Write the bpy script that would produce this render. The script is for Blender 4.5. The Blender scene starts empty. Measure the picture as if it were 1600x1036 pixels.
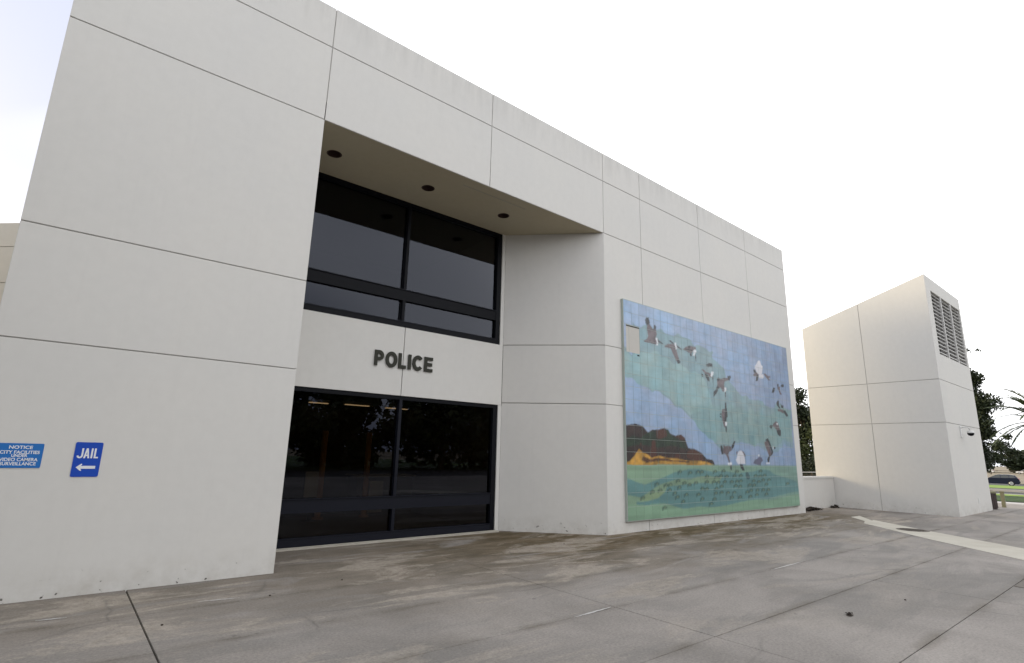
import bpy, bmesh, math, random
import numpy as np
from mathutils import Matrix, Vector
R = math.radians
rnd = random.Random(7)
scene = bpy.context.scene
C = scene.collection

# ------------------------------------------------------------------ camera
cam_d = bpy.data.cameras.new('camera'); cam = bpy.data.objects.new('camera', cam_d); C.objects.link(cam)
cam_d.sensor_fit = 'HORIZONTAL'; cam_d.sensor_width = 36.0
cam_d.lens = 36.0 * 842.12 / 1600.0
cam_d.clip_start = 0.05; cam_d.clip_end = 3000
r_ = Vector((0.7712, -0.6362, 0.0236)); u_ = Vector((-0.158, -0.1554, 0.9751)); f_ = Vector((0.6167, 0.7557, 0.2204))
m = Matrix.Identity(4)
for i in range(3):
    m[i][0] = r_[i]; m[i][1] = u_[i]; m[i][2] = -f_[i]
m[0][3], m[1][3], m[2][3] = 0.0, -8.2716, 1.7
cam.matrix_world = m
scene.camera = cam

# ------------------------------------------------------------------ sky and sun
SUN_EL, SUN_AZ = R(13.5), R(-27)          # azimuth from +Y towards +X
world = bpy.data.worlds.new('World'); scene.world = world; world.use_nodes = True
nt = world.node_tree; nt.nodes.clear()
def N(nt, t, **kw):
    n = nt.nodes.new(t)
    for k, v in kw.items(): setattr(n, k, v)
    return n
out = N(nt, 'ShaderNodeOutputWorld'); bg = N(nt, 'ShaderNodeBackground'); bg.inputs['Strength'].default_value = 0.135
sky = N(nt, 'ShaderNodeTexSky'); sky.sky_type = 'NISHITA'; sky.sun_disc = False
sky.sun_elevation = SUN_EL; sky.sun_rotation = SUN_AZ; sky.air_density = 1.0; sky.dust_density = 4.0; sky.ozone_density = 1.0
tc = N(nt, 'ShaderNodeTexCoord')
no = N(nt, 'ShaderNodeTexNoise'); no.inputs['Scale'].default_value = 1.1; no.inputs['Detail'].default_value = 1.5; no.inputs['Roughness'].default_value = .45
mp = N(nt, 'ShaderNodeMapping'); mp.inputs['Scale'].default_value = (1, 1, 2.2); mp.inputs['Location'].default_value = (8.61, 7.87, 14.46)
cr = N(nt, 'ShaderNodeValToRGB')
cr.color_ramp.elements[0].position = .35; cr.color_ramp.elements[0].color = (4.3, 4.6, 5.6, 1)
cr.color_ramp.elements[1].position = .53; cr.color_ramp.elements[1].color = (12.6, 12.6, 12.6, 1)
mx = N(nt, 'ShaderNodeMix', data_type='RGBA'); mx.inputs[0].default_value = 0.90
nt.links.new(tc.outputs['Generated'], mp.inputs['Vector']); nt.links.new(mp.outputs[0], no.inputs['Vector'])
# the cloud deck is thinner and bluer to the left, denser and whiter to the right
sx_ = N(nt, 'ShaderNodeSeparateXYZ'); nt.links.new(tc.outputs['Generated'], sx_.inputs[0])
mm_ = N(nt, 'ShaderNodeMath', operation='MULTIPLY_ADD'); nt.links.new(sx_.outputs[0], mm_.inputs[0]); mm_.inputs[1].default_value = .06; nt.links.new(no.outputs['Fac'], mm_.inputs[2])
nt.links.new(mm_.outputs[0], cr.inputs['Fac'])
nt.links.new(sky.outputs[0], mx.inputs[6]); nt.links.new(cr.outputs[0], mx.inputs[7])
nt.links.new(mx.outputs[2], bg.inputs['Color']); nt.links.new(bg.outputs[0], out.inputs['Surface'])

sd = bpy.data.lights.new('sun', 'SUN'); sd.energy = 2.5; sd.angle = R(13); sd.color = (1, .82, .52)
sun = bpy.data.objects.new('sun', sd); C.objects.link(sun)
dv = Vector((math.sin(SUN_AZ) * math.cos(SUN_EL), math.cos(SUN_AZ) * math.cos(SUN_EL), math.sin(SUN_EL)))
sun.rotation_euler = dv.to_track_quat('Z', 'Y').to_euler(); sun.location = (0, 0, 40)

scene.view_settings.view_transform = 'Standard'; scene.view_settings.look = 'None'
scene.view_settings.exposure = 0.42; scene.view_settings.gamma = 1
scene.view_settings.use_curve_mapping = False
scene.render.engine = 'CYCLES'
scene.cycles.transparent_max_bounces = 24

# ------------------------------------------------------------------ materials
def mat(name, col=(.5, .5, .5), rough=.8, metal=0, spec=.3):
    m = bpy.data.materials.new(name); m.use_nodes = True
    b = m.node_tree.nodes['Principled BSDF']
    b.inputs['Base Color'].default_value = (*col, 1); b.inputs['Roughness'].default_value = rough
    b.inputs['Metallic'].default_value = metal; b.inputs['Specular IOR Level'].default_value = spec
    return m
def nz(nt, vec, scale, detail=6, rough=.55, dist=0):
    n = N(nt, 'ShaderNodeTexNoise'); n.inputs['Scale'].default_value = scale; n.inputs['Detail'].default_value = detail
    n.inputs['Roughness'].default_value = rough; n.inputs['Distortion'].default_value = dist
    nt.links.new(vec, n.inputs['Vector']); return n.outputs['Fac']
def ramp(nt, fac, *stops):
    n = N(nt, 'ShaderNodeValToRGB'); e = n.color_ramp.elements
    while len(e) < len(stops): e.new(.5)
    for i, (p, c) in enumerate(stops):
        e[i].position = p; e[i].color = (*c, 1) if len(c) == 3 else c
    nt.links.new(fac, n.inputs['Fac']); return n.outputs[0]
def mixc(nt, fac, a, b, mode='MIX'):
    n = N(nt, 'ShaderNodeMix', data_type='RGBA', blend_type=mode)
    for s, v in ((0, fac), (6, a), (7, b)):
        if isinstance(v, (int, float)): n.inputs[s].default_value = v
        elif isinstance(v, tuple): n.inputs[s].default_value = (*v, 1)
        else: nt.links.new(v, n.inputs[s])
    return n.outputs[2]
def math_(nt, op, a, b=None, clamp=False):
    n = N(nt, 'ShaderNodeMath', operation=op, use_clamp=clamp)
    for i, v in enumerate((a, b)):
        if v is None: continue
        if isinstance(v, (int, float)): n.inputs[i].default_value = v
        else: nt.links.new(v, n.inputs[i])
    return n.outputs[0]
def bump(nt, h, strength, dist):
    n = N(nt, 'ShaderNodeBump'); n.inputs['Strength'].default_value = strength; n.inputs['Distance'].default_value = dist
    nt.links.new(h, n.inputs['Height']); return n.outputs[0]
def wpos(nt, scale=(1, 1, 1)):
    g = N(nt, 'ShaderNodeNewGeometry'); mm = N(nt, 'ShaderNodeMapping'); mm.inputs['Scale'].default_value = scale
    nt.links.new(g.outputs['Position'], mm.inputs['Vector']); return mm.outputs[0]
def sepz(nt, v):
    s = N(nt, 'ShaderNodeSeparateXYZ'); nt.links.new(v, s.inputs[0]); return s.outputs
BS = 'Principled BSDF'

def wall_mat(name, base, warm, rain=True):
    m = mat(name, base, .82, spec=.25); nt = m.node_tree; b = nt.nodes[BS]
    p = wpos(nt)
    big = nz(nt, p, .55, 5, .6)
    col = ramp(nt, big, (.3, tuple(c * .965 for c in base)), (.7, tuple(c * w for c, w in zip(base, warm))))
    streak = nz(nt, wpos(nt, (5, 5, .35)), 1.6, 6, .65)
    col = mixc(nt, math_(nt, 'MULTIPLY', ramp(nt, streak, (.52, (0, 0, 0)), (.8, (1, 1, 1))), .10), col, tuple(c * .72 for c in base))
    med = nz(nt, p, 7, 4, .6)
    col = mixc(nt, .05, col, ramp(nt, med, (.3, (.40, .39, .37)), (.7, (.80, .79, .76))), 'MIX')
    z = sepz(nt, p)[2]
    hi = N(nt, 'ShaderNodeMapRange'); hi.inputs['From Min'].default_value = 8.55; hi.inputs['From Max'].default_value = 9.27; nt.links.new(z, hi.inputs['Value'])
    dr = nz(nt, wpos(nt, (2.6, 2.6, .35)), 1.5, 7, .68)
    col = mixc(nt, math_(nt, 'MULTIPLY', math_(nt, 'MULTIPLY', hi.outputs[0], ramp(nt, dr, (.42, (0, 0, 0)), (.66, (1, 1, 1)))), .38), col, tuple(c * .62 for c in base))
    # splash dirt and chips near the pavement
    low = N(nt, 'ShaderNodeMapRange'); low.inputs['From Min'].default_value = .0; low.inputs['From Max'].default_value = .42
    low.inputs['To Min'].default_value = 1; low.inputs['To Max'].default_value = 0; nt.links.new(z, low.inputs['Value'])
    dn = nz(nt, p, 3.2, 5, .7)
    col = mixc(nt, math_(nt, 'MULTIPLY', math_(nt, 'MULTIPLY', low.outputs[0], ramp(nt, dn, (.4, (0, 0, 0)), (.75, (1, 1, 1)))), .5), col, (.33, .30, .25))
    ch = nz(nt, p, 13, 2, .5)
    lo2 = N(nt, 'ShaderNodeMapRange'); lo2.inputs['From Min'].default_value = .02; lo2.inputs['From Max'].default_value = .30
    lo2.inputs['To Min'].default_value = 1; lo2.inputs['To Max'].default_value = .0; nt.links.new(z, lo2.inputs['Value'])
    col = mixc(nt, math_(nt, 'MULTIPLY', ramp(nt, ch, (.685, (0, 0, 0)), (.71, (1, 1, 1))), lo2.outputs[0]), col, (.10, .09, .08))
    nt.links.new(col, b.inputs['Base Color'])
    nt.links.new(bump(nt, math_(nt, 'ADD', nz(nt, p, 90, 3, .6), math_(nt, 'MULTIPLY', nz(nt, p, 2, 3, .5), 1.2)), .22, .004), b.inputs['Normal'])
    return m
M = {}
M['wall'] = wall_mat('painted_concrete', (.635, .624, .600), (1.01, 1.0, .985))
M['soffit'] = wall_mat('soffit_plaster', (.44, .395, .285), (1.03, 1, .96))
M['annex'] = wall_mat('annex_concrete', (.68, .635, .55), (1.02, 1, .97))
M['core'] = mat('joint_sealant', (.34, .33, .31), .9)
M['frame'] = mat('bronze_frame', (.003, .0035, .006), .55, 0, .15)
M['rail'] = mat('navy_frame', (.0055, .0065, .0125), .5, 0, .2)
M['letter'] = mat('letter_metal', (.035, .035, .027), .6, 0, .2)
M['signblue'] = mat('sign_blue', (.012, .065, .42), .35)
M['signblue2'] = mat('notice_blue', (.02, .15, .46), .4)
M['white'] = mat('sign_white', (.75, .76, .78), .5)
M['black'] = mat('black_recess', (.012, .011, .010), .7)
M['trim'] = mat('light_trim', (.05, .03, .025), .5)
M['tile_edge'] = mat('tile_grout', (.36, .40, .37), .9)
M['plaster'] = wall_mat('bare_plaster', (.50, .49, .46), (1.05, 1, .96))
M['louvre'] = mat('louvre_blade', (.50, .49, .475), .7)
M['bark'] = mat('bark', (.09, .07, .05), .95)
M['camwhite'] = mat('camera_housing', (.62, .62, .61), .4)
M['binbrown'] = mat('bin_brown', (.075, .058, .055), .7)
M['binpost'] = mat('bin_post', (.20, .19, .12), .8)
M['asphalt'] = mat('asphalt', (.05, .05, .052), .9)
M['kerb'] = mat('kerb_concrete', (.42, .41, .40), .9)
M['litter'] = mat('dead_leaves', (.045, .035, .028), .9)
M['iron'] = mat('cast_iron', (.12, .105, .09), .7, .3)
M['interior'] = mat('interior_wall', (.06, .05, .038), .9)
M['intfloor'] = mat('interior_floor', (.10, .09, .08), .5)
M['ochre'] = mat('ochre_post', (.60, .31, .09), .7)
M['paper'] = mat('paper', (.55, .53, .45), .8)
M['rubber'] = mat('tyre', (.02, .02, .02), .9)
M['rim'] = mat('wheel_rim', (.6, .6, .62), .3, .8)
M['carnavy'] = mat('car_paint_navy', (.010, .012, .035), .25, .2, .5)
M['carwhite'] = mat('car_paint_white', (.6, .6, .6), .3, 0, .5)
M['carsilver'] = mat('car_paint_silver', (.35, .36, .37), .3, .4, .5)
M['carglass'] = mat('car_glass', (.03, .035, .04), .08, 0, .5)
M['lamp_red'] = mat('tail_lamp', (.55, .30, .30), .2)
def emis(name, col, s):
    m = mat(name, col); b = m.node_tree.nodes[BS]
    b.inputs['Emission Color'].default_value = (*col, 1); b.inputs['Emission Strength'].default_value = s; return m
M['fill_glow'] = emis('added_fill_glow', (1, .80, .55), 9.0)  # glow of the added, unseen lobby fill lights
M['tube'] = emis('fluorescent_tube', (1, .74, .46), .9)

def glass_mat(name, tint, f0):
    m = bpy.data.materials.new(name); m.use_nodes = True; nt = m.node_tree; nt.nodes.clear()
    o = N(nt, 'ShaderNodeOutputMaterial'); mix = N(nt, 'ShaderNodeMixShader'); t = N(nt, 'ShaderNodeBsdfTransparent'); g = N(nt, 'ShaderNodeBsdfGlossy')
    t.inputs[0].default_value = (*tint, 1); g.inputs['Roughness'].default_value = .004; g.inputs[0].default_value = (.76, .82, 1.0, 1)
    lw = N(nt, 'ShaderNodeFresnel'); lw.inputs['IOR'].default_value = f0
    p = wpos(nt)
    bn = bump(nt, nz(nt, p, .9, 1, .4), .25, .006)
    nt.links.new(lw.outputs[0], mix.inputs[0]); nt.links.new(t.outputs[0], mix.inputs[1]); nt.links.new(g.outputs[0], mix.inputs[2])
    nt.links.new(mix.outputs[0], o.inputs['Surface']); return m
M['glass'] = glass_mat('tinted_glass', (.42, .40, .36), 1.43)

# pavement concrete: patchy, stained brown where water runs along the wall
def pavement_mat():
    m = mat('pavement_concrete', (.3, .3, .3), .88, spec=.12); nt = m.node_tree; b = nt.nodes[BS]
    p = wpos(nt); xyz = sepz(nt, p)
    a = nz(nt, p, .38, 7, .62, .6)
    col = ramp(nt, a, (.34, (.165, .155, .144)), (.5, (.235, .219, .205)), (.66, (.29, .270, .252)))
    oi = N(nt, 'ShaderNodeObjectInfo')
    col = mixc(nt, math_(nt, 'MULTIPLY', oi.outputs['Random'], .22), col, (.185, .174, .162))
    # cloudy water marks, drawn out along the wall
    dm = nz(nt, wpos(nt, (.45, 1.5, 1)), .75, 7, .62, 1.0)
    col = mixc(nt, math_(nt, 'MULTIPLY', ramp(nt, dm, (.5, (0, 0, 0)), (.62, (1, 1, 1))), .5), col, (.155, .150, .143))
    # brown/olive runoff staining near the facade
    mr = N(nt, 'ShaderNodeMapRange'); mr.inputs['From Min'].default_value = -3.3; mr.inputs['From Max'].default_value = -.6
    wy = math_(nt, 'ADD', xyz[1], math_(nt, 'MULTIPLY', math_(nt, 'SUBTRACT', nz(nt, wpos(nt, (.5, 1, 1)), .7, 6, .6), .5), 5.0))
    nt.links.new(wy, mr.inputs['Value'])
    st = nz(nt, wpos(nt, (.5, 1.6, 1)), 1.0, 8, .66, 1.0)
    xl = N(nt, 'ShaderNodeMapRange'); xl.inputs['From Min'].default_value = 2; xl.inputs['From Max'].default_value = 7.5; xl.inputs['To Min'].default_value = .42
    nt.links.new(xyz[0], xl.inputs['Value'])
    xr = N(nt, 'ShaderNodeMapRange'); xr.inputs['From Min'].default_value = 18; xr.inputs['From Max'].default_value = 22; xr.inputs['To Min'].default_value = 1; xr.inputs['To Max'].default_value = .2
    nt.links.new(xyz[0], xr.inputs['Value'])
    k = math_(nt, 'MULTIPLY', math_(nt, 'MULTIPLY', mr.outputs[0], xl.outputs[0]), xr.outputs[0])
    k = math_(nt, 'MULTIPLY', k, ramp(nt, st, (.36, (.12, .12, .12)), (.47, (1, 1, 1))))
    col = mixc(nt, math_(nt, 'MULTIPLY', k, .95, True), col, ramp(nt, nz(nt, wpos(nt, (.7, 1.8, 1)), 1.9, 7, .7), (.36, (.058, .044, .020)), (.5, (.098, .074, .042)), (.64, (.15, .118, .082))))
    # paler scaled patches where the surface has worn
    lp = nz(nt, wpos(nt, (.5, 1.5, 1)), .75, 9, .72, .5)
    far = N(nt, 'ShaderNodeMapRange'); far.inputs['From Min'].default_value = -6.0; far.inputs['From Max'].default_value = -2.4; far.inputs['To Min'].default_value = .1
    nt.links.new(xyz[1], far.inputs['Value'])
    col = mixc(nt, math_(nt, 'MULTIPLY', ramp(nt, lp, (.52, (0, 0, 0)), (.58, (1, 1, 1))), math_(nt, 'MULTIPLY', far.outputs[0], .62)), col, ramp(nt, nz(nt, p, 9, 6, .7), (.35, (.25, .22, .185)), (.65, (.38, .345, .30))))
    # dark dirt creeping out from the slab joints
    tg = N(nt, 'ShaderNodeTexCoord'); gs = sepz(nt, tg.outputs['Generated'])
    ey = math_(nt, 'MULTIPLY', math_(nt, 'MINIMUM', gs[1], math_(nt, 'SUBTRACT', 1.0, gs[1])), 1.3)
    ej = N(nt, 'ShaderNodeMapRange'); ej.inputs['From Min'].default_value = 0; ej.inputs['From Max'].default_value = .16; ej.inputs['To Min'].default_value = 1; ej.inputs['To Max'].default_value = 0
    nt.links.new(math_(nt, 'ADD', ey, math_(nt, 'MULTIPLY', nz(nt, wpos(nt, (.8, 3, 1)), 2.0, 5, .6), .10)), ej.inputs['Value'])
    col = mixc(nt, math_(nt, 'MULTIPLY', math_(nt, 'MULTIPLY', ej.outputs[0], ramp(nt, nz(nt, p, .8, 4, .6), (.42, (0, 0, 0)), (.6, (1, 1, 1)))), .75), col, (.095, .082, .065))
    # sand grain, gum spots
    g = nz(nt, p, 38, 6, .78)
    col = mixc(nt, .8, col, ramp(nt, g, (.34, (.70, .69, .68)), (.5, (.99, .98, .97)), (.66, (1.25, 1.22, 1.18))), 'MULTIPLY')
    v = N(nt, 'ShaderNodeTexVoronoi'); v.inputs['Scale'].default_value = 1.9; nt.links.new(p, v.inputs['Vector'])
    col = mixc(nt, math_(nt, 'MULTIPLY', ramp(nt, v.outputs['Distance'], (.035, (1, 1, 1)), (.055, (0, 0, 0))), .55), col, (.09, .085, .08))
    # hairline cracks
    ck = N(nt, 'ShaderNodeTexVoronoi', feature='DISTANCE_TO_EDGE'); ck.inputs['Scale'].default_value = .33
    wv = N(nt, 'ShaderNodeMix', data_type='VECTOR'); wv.inputs[0].default_value = .22
    nn = N(nt, 'ShaderNodeTexNoise'); nn.inputs['Scale'].default_value = 1.8; nn.inputs['Detail'].default_value = 5
    nt.links.new(p, nn.inputs['Vector']); nt.links.new(p, wv.inputs[4]); nt.links.new(nn.outputs['Color'], wv.inputs[5]); nt.links.new(wv.outputs[1], ck.inputs['Vector'])
    col = mixc(nt, math_(nt, 'MULTIPLY', ramp(nt, ck.outputs['Distance'], (.0, (1, 1, 1)), (.006, (0, 0, 0))), math_(nt, 'MULTIPLY', ramp(nt, nz(nt, p, .5, 2), (.52, (0, 0, 0)), (.6, (1, 1, 1))), .5)), col, (.09, .085, .08))
    nt.links.new(col, b.inputs['Base Color'])
    rg = ramp(nt, st, (.3, (.95, .95, .95)), (.7, (.8, .8, .8))); nt.links.new(rg, b.inputs['Roughness'])
    nt.links.new(bump(nt, math_(nt, 'ADD', g, math_(nt, 'MULTIPLY', nz(nt, p, 6, 5, .6), 2)), .4, .004), b.inputs['Normal'])
    return m
M['pave'] = pavement_mat()
def noisy(name, c1, c2, scale, rough=.9, bs=.3, grain=40):
    m = mat(name, c1, rough); nt = m.node_tree; b = nt.nodes[BS]; p = wpos(nt)
    nt.links.new(ramp(nt, nz(nt, p, scale, 6, .65), (.35, c1), (.65, c2)), b.inputs['Base Color'])
    nt.links.new(bump(nt, nz(nt, p, grain, 3), bs, .01), b.inputs['Normal']); return m
M['newpatch'] = noisy('fresh_concrete_strip', (.36, .335, .285), (.43, .405, .35), 1.2)
M['dirt'] = noisy('joint_dirt', (.03, .027, .02), (.06, .05, .04), 2)
M['tan'] = noisy('dry_ground', (.16, .13, .09), (.24, .20, .14), .12)
M['grass'] = noisy('lawn_grass', (.13, .21, .028), (.20, .29, .04), .5)
M['grass2'] = noisy('dark_green_cover', (.02, .045, .008), (.045, .085, .012), .8)  # darker green than the lawn
M['asphalt2'] = noisy('worn_asphalt', (.10, .095, .09), (.14, .13, .12), .4)
M['path'] = noisy('pale_path', (.42, .40, .38), (.50, .48, .46), .7)

def leaf_mat(name, c1, c2):
    m = mat(name, c1, .6, spec=.25); nt = m.node_tree; b = nt.nodes[BS]
    g = N(nt, 'ShaderNodeNewGeometry')
    nt.links.new(ramp(nt, g.outputs['Random Per Island'], (0, c1), (1, c2)), b.inputs['Base Color'])
    return m
M['leaf'] = leaf_mat('dark_leaves', (.012, .018, .008), (.034, .046, .018))
M['leaf2'] = leaf_mat('olive_leaves', (.025, .035, .010), (.075, .09, .028))
M['palm'] = leaf_mat('palm_leaflets', (.05, .07, .03), (.11, .13, .06))

# ------------------------------------------------------------------ helpers
def link(name, me, material=None, parent=None):
    o = bpy.data.objects.new(name, me); C.objects.link(o)
    if material is not None: me.materials.append(material) if not me.materials else None
    if parent is not None: o.parent = parent
    return o
def tag(o, label=None, cat=None, group=None, kind=None):
    if label: o['label'] = label
    if cat: o['category'] = cat
    if group: o['group'] = group
    if kind: o['kind'] = kind
    return o
def thing(name, label, cat, loc=(0, 0, 0), rz=0, group=None, kind=None):
    o = bpy.data.objects.new(name, None); C.objects.link(o); o.location = loc; o.rotation_euler = (0, 0, rz)
    o.empty_display_size = .2
    return tag(o, label, cat, group, kind)
class MB:
    def __init__(s): s.v = []; s.f = []
    def box(s, x0, x1, y0, y1, z0, z1, M4=None):
        i = len(s.v); P = [(x, y, z) for x in (x0, x1) for y in (y0, y1) for z in (z0, z1)]
        if M4 is not None: P = [tuple(M4 @ Vector(p)) for p in P]
        s.v += P
        s.f += [tuple(i + k for k in q) for q in ((0, 1, 3, 2), (4, 6, 7, 5), (0, 4, 5, 1), (2, 3, 7, 6), (0, 2, 6, 4), (1, 5, 7, 3))]
        return s
    def prism(s, poly, z0, z1, z1s=None):
        n = len(poly); i = len(s.v)
        s.v += [(x, y, z0) for x, y in poly] + [(x, y, (z1s[k] if z1s else z1)) for k, (x, y) in enumerate(poly)]
        s.f.append(tuple(i + k for k in reversed(range(n)))); s.f.append(tuple(i + n + k for k in range(n)))
        for k in range(n): s.f.append((i + k, i + (k + 1) % n, i + n + (k + 1) % n, i + n + k))
        return s
    def tube(s, pts, rad, n=8, cap=True):
        pts = [Vector(p) for p in pts]; i0 = len(s.v)
        if not hasattr(rad, '__len__'): rad = [rad] * len(pts)
        for k, p in enumerate(pts):
            d = (pts[min(k + 1, len(pts) - 1)] - pts[max(k - 1, 0)]).normalized()
            a = d.orthogonal().normalized() if abs(d.z) > .98 else d.cross(Vector((0, 0, 1))).normalized()
            bb = d.cross(a)
            for j in range(n):
                t = 2 * math.pi * j / n; s.v.append(tuple(p + (a * math.cos(t) + bb * math.sin(t)) * rad[k]))
        for k in range(len(pts) - 1):
            for j in range(n):
                a0 = i0 + k * n + j; a1 = i0 + k * n + (j + 1) % n
                s.f.append((a0, a1, a1 + n, a0 + n))
        if cap:
            s.f.append(tuple(i0 + j for j in reversed(range(n)))); s.f.append(tuple(i0 + (len(pts) - 1) * n + j for j in range(n)))
        return s
    def cyl(s, c, r, h, n=24, axis='Z'):
        c = Vector(c); d = {'X': Vector((1, 0, 0)), 'Y': Vector((0, 1, 0)), 'Z': Vector((0, 0, 1))}[axis]
        return s.tube([c, c + d * h], r, n)
    def build(s, name, material, parent=None, smooth=False, fix=True):
        me = bpy.data.meshes.new(name); me.from_pydata(s.v, [], s.f); me.materials.append(material)
        if fix:
            bm = bmesh.new(); bm.from_mesh(me); bmesh.ops.recalc_face_normals(bm, faces=bm.faces); bm.to_mesh(me); bm.free()
        if smooth:
            for p in me.polygons: p.use_smooth = True
        me.update(); return link(name, me, None, parent)
def inset_poly(poly, c):
    n = len(poly); outp = []
    A = sum(poly[i][0] * poly[(i + 1) % n][1] - poly[(i + 1) % n][0] * poly[i][1] for i in range(n))
    sg = 1 if A > 0 else -1
    for i in range(n):
        p0, p1, p2 = Vector(poly[i - 1]), Vector(poly[i]), Vector(poly[(i + 1) % n])
        d1 = (p1 - p0).normalized(); d2 = (p2 - p1).normalized()
        n1 = Vector((-d1.y, d1.x)) * sg; n2 = Vector((-d2.y, d2.x)) * sg
        k = n1 + n2; k = k / max(.3, k.length_squared) * 2
        outp.append(tuple(p1 + k * c))
    return outp
def plate(name, F, poly, t, material, parent, c=.004):
    """panel in frame F (x along, y up, z out of the wall); face at z=0, back at z=-t, chamfered rim"""
    n = len(poly); ins = inset_poly(poly, c)
    v = [(x, y, 0) for x, y in ins] + [(x, y, -c) for x, y in poly] + [(x, y, -t) for x, y in poly]
    f = [tuple(range(n)), tuple(2 * n + k for k in reversed(range(n)))]
    for r in (0, 1):
        for k in range(n):
            a, b = r * n + k, r * n + (k + 1) % n
            f.append((a, a + n, b + n, b))
    mb = MB(); mb.v = [tuple(F @ Vector(p)) for p in v]; mb.f = f
    return mb.build(name, material, parent)
def frame(o, xd, up=(0, 0, 1)):
    xd = Vector(xd).normalized(); up = Vector(up); zd = xd.cross(up)
    m = Matrix.Identity(4)
    for i in range(3): m[i][0] = xd[i]; m[i][1] = up[i]; m[i][2] = zd[i]; m[i][3] = o[i]
    return m
def rect(x0, x1, y0, y1): return [(x0, y0), (x1, y0), (x1, y1), (x0, y1)]
def flat(name, F, loops, t, material, parent, z=0.0, bevel=0):
    """outlines with holes, filled and extruded to thickness t, front face at height z of frame F"""
    cu = bpy.data.curves.new('outline', 'CURVE'); cu.dimensions = '2D'; cu.fill_mode = 'BOTH'; cu.extrude = t / 2 - bevel
    cu.bevel_depth = bevel; cu.bevel_resolution = 1; cu.offset = -bevel
    for L in loops:
        sp = cu.splines.new('POLY'); sp.points.add(len(L) - 1)
        for i, (x, y) in enumerate(L): sp.points[i].co = (x, y, 0, 1)
        sp.use_cyclic_u = True
    tmp = bpy.data.objects.new('outline', cu); me = bpy.data.meshes.new_from_object(tmp)
    bpy.data.objects.remove(tmp); me.transform(F @ Matrix.Translation((0, 0, z - t / 2)))
    me.name = name; me.materials.clear(); me.materials.append(material); return link(name, me, None, parent)
def text_mesh(name, F, s, size, material, parent, x, y, t=.0015, off=0, width=.2, z=.0):
    cu = bpy.data.curves.new('txt', 'FONT'); cu.body = s; cu.size = size; cu.align_x = 'CENTER'; cu.extrude = t / 2; cu.offset = off
    tmp = bpy.data.objects.new('txt', cu); me = bpy.data.meshes.new_from_object(tmp); bpy.data.objects.remove(tmp)
    xs_ = [v.co.x for v in me.vertices]; w = max(xs_) - min(xs_); me.transform(Matrix.Translation((-(max(xs_) + min(xs_)) / 2, 0, 0)))
    me.transform(F @ Matrix.Translation((x, y, z + t / 2)) @ Matrix.Diagonal((width / w, 1, 1, 1)))
    me.name = name; me.materials.clear(); me.materials.append(material); return link(name, me, None, parent)

# ================================================================== ground
LZ0 = -.9
def zg(x): return 0 if x < 40 else max(LZ0, -.018 * (x - 40))
def strip(name, x0, x1, y0, y1, dz, material, kind='structure', n=8, ydown=True):
    mb = MB(); xs = [x0 + (x1 - x0) * i / n for i in range(n + 1)]
    for x in xs: mb.v += [(x, y0, zg(x) + dz), (x, y1, zg(x) + dz)]
    for i in range(n): mb.f.append((2 * i, 2 * i + 2, 2 * i + 3, 2 * i + 1))
    o = mb.build(name, material); tag(o, kind=kind); return o
mb = MB()
for i, x in enumerate([-1200, 40, 90, 1600]): mb.v += [(x, -1200, zg(x) - .16), (x, 1200, zg(x) - .16)]
for i in range(3): mb.f.append((2 * i, 2 * i + 2, 2 * i + 3, 2 * i + 1))
tag(mb.build('ground', M['tan']), kind='structure')

# pavement: concrete slabs with real joints, laid as a grid
pav = thing('pavement', None, None, kind='structure')
base = MB().box(-14, 33.9, -22, 11.5, -.14, -.022).build('joint_bed', M['dirt'], pav); base['kind'] = 'stuff'
xs = [-14, -7.8, -3.45, .9, 5.25, 9.6, 13.95, 18.3, 22.65, 27.0, 31.35, 33.9]
ys = [2.2, 0.03, -1.24, -2.53, -3.84, -5.09, -6.42, -7.7, -9.0, -10.3, -11.6, -13, -14.5, -18, -22]
for i in range(len(xs) - 1):
    for j in range(len(ys) - 1):
        g = .0055; gx0 = .0075 if abs(xs[i] - .9) < .01 else g; gx1 = .0075 if abs(xs[i + 1] - .9) < .01 else g
        F = Matrix.Identity(4)
        F = Matrix.Translation((0, 0, rnd.uniform(-.0012, .0012)))
        plate('slab', F, rect(xs[i] + gx0, xs[i + 1] - gx1, ys[j + 1] + g, ys[j] - g), .10, M['pave'], pav, c=.004)
# path behind the low wall and far side
tag(MB().box(-14, 33.9, 2.21, 11.5, -.10, -.006).build('yard', M['pave']), kind='structure')
sp = [(19.55, -1.36), (20.25, -1.36), (18.95, -2.13), (19.25, -2.05), (17.63, -3.81), (15.92, -5.9), (12.3, -10.4), (10.2, -10.4), (14.02, -6.14), (15.75, -4.28), (17.93, -2.24), (18.6, -2.05)]
F0 = Matrix.Translation((0, 0, .006))
st = flat('concrete_strip', Matrix.Translation((0, 0, .003)), [sp], .009, M['newpatch'], None, z=.003)
tag(st, kind='structure')

for k_, (xa, ya, xb, yb) in enumerate([(.10, -.93, .34, -.965), (1.47, -1.03, 1.90, -1.10), (9.0, -3.86, 10.2, -3.835), (4.55, -3.86, 5.2, -3.82)]):
    mb = MB(); q_ = random.Random(k_); n_ = 14
    for i in range(n_ + 1):
        s = i / n_; w_ = .012 * math.sin(math.pi * s) + q_.uniform(0, .006); x_, y_ = xa + (xb - xa) * s, ya + (yb - ya) * s + q_.uniform(-.004, .004)
        mb.v += [(x_, y_ - w_, .0045), (x_, y_ + w_, .0045)]
        if i: mb.f.append((2 * i - 2, 2 * i, 2 * i + 1, 2 * i - 1))
    tag(mb.build('joint_mortar', M['kerb']), kind='structure')
strip('pale_path', 33.9, 35.3, -60, 60, .0, M['path'], n=2)
strip('dark_verge', 35.3, 42.6, -60, 60, .03, M['grass2'])
strip('lawn', 42.6, 46.5, -60, 60, .04, M['grass'])
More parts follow.
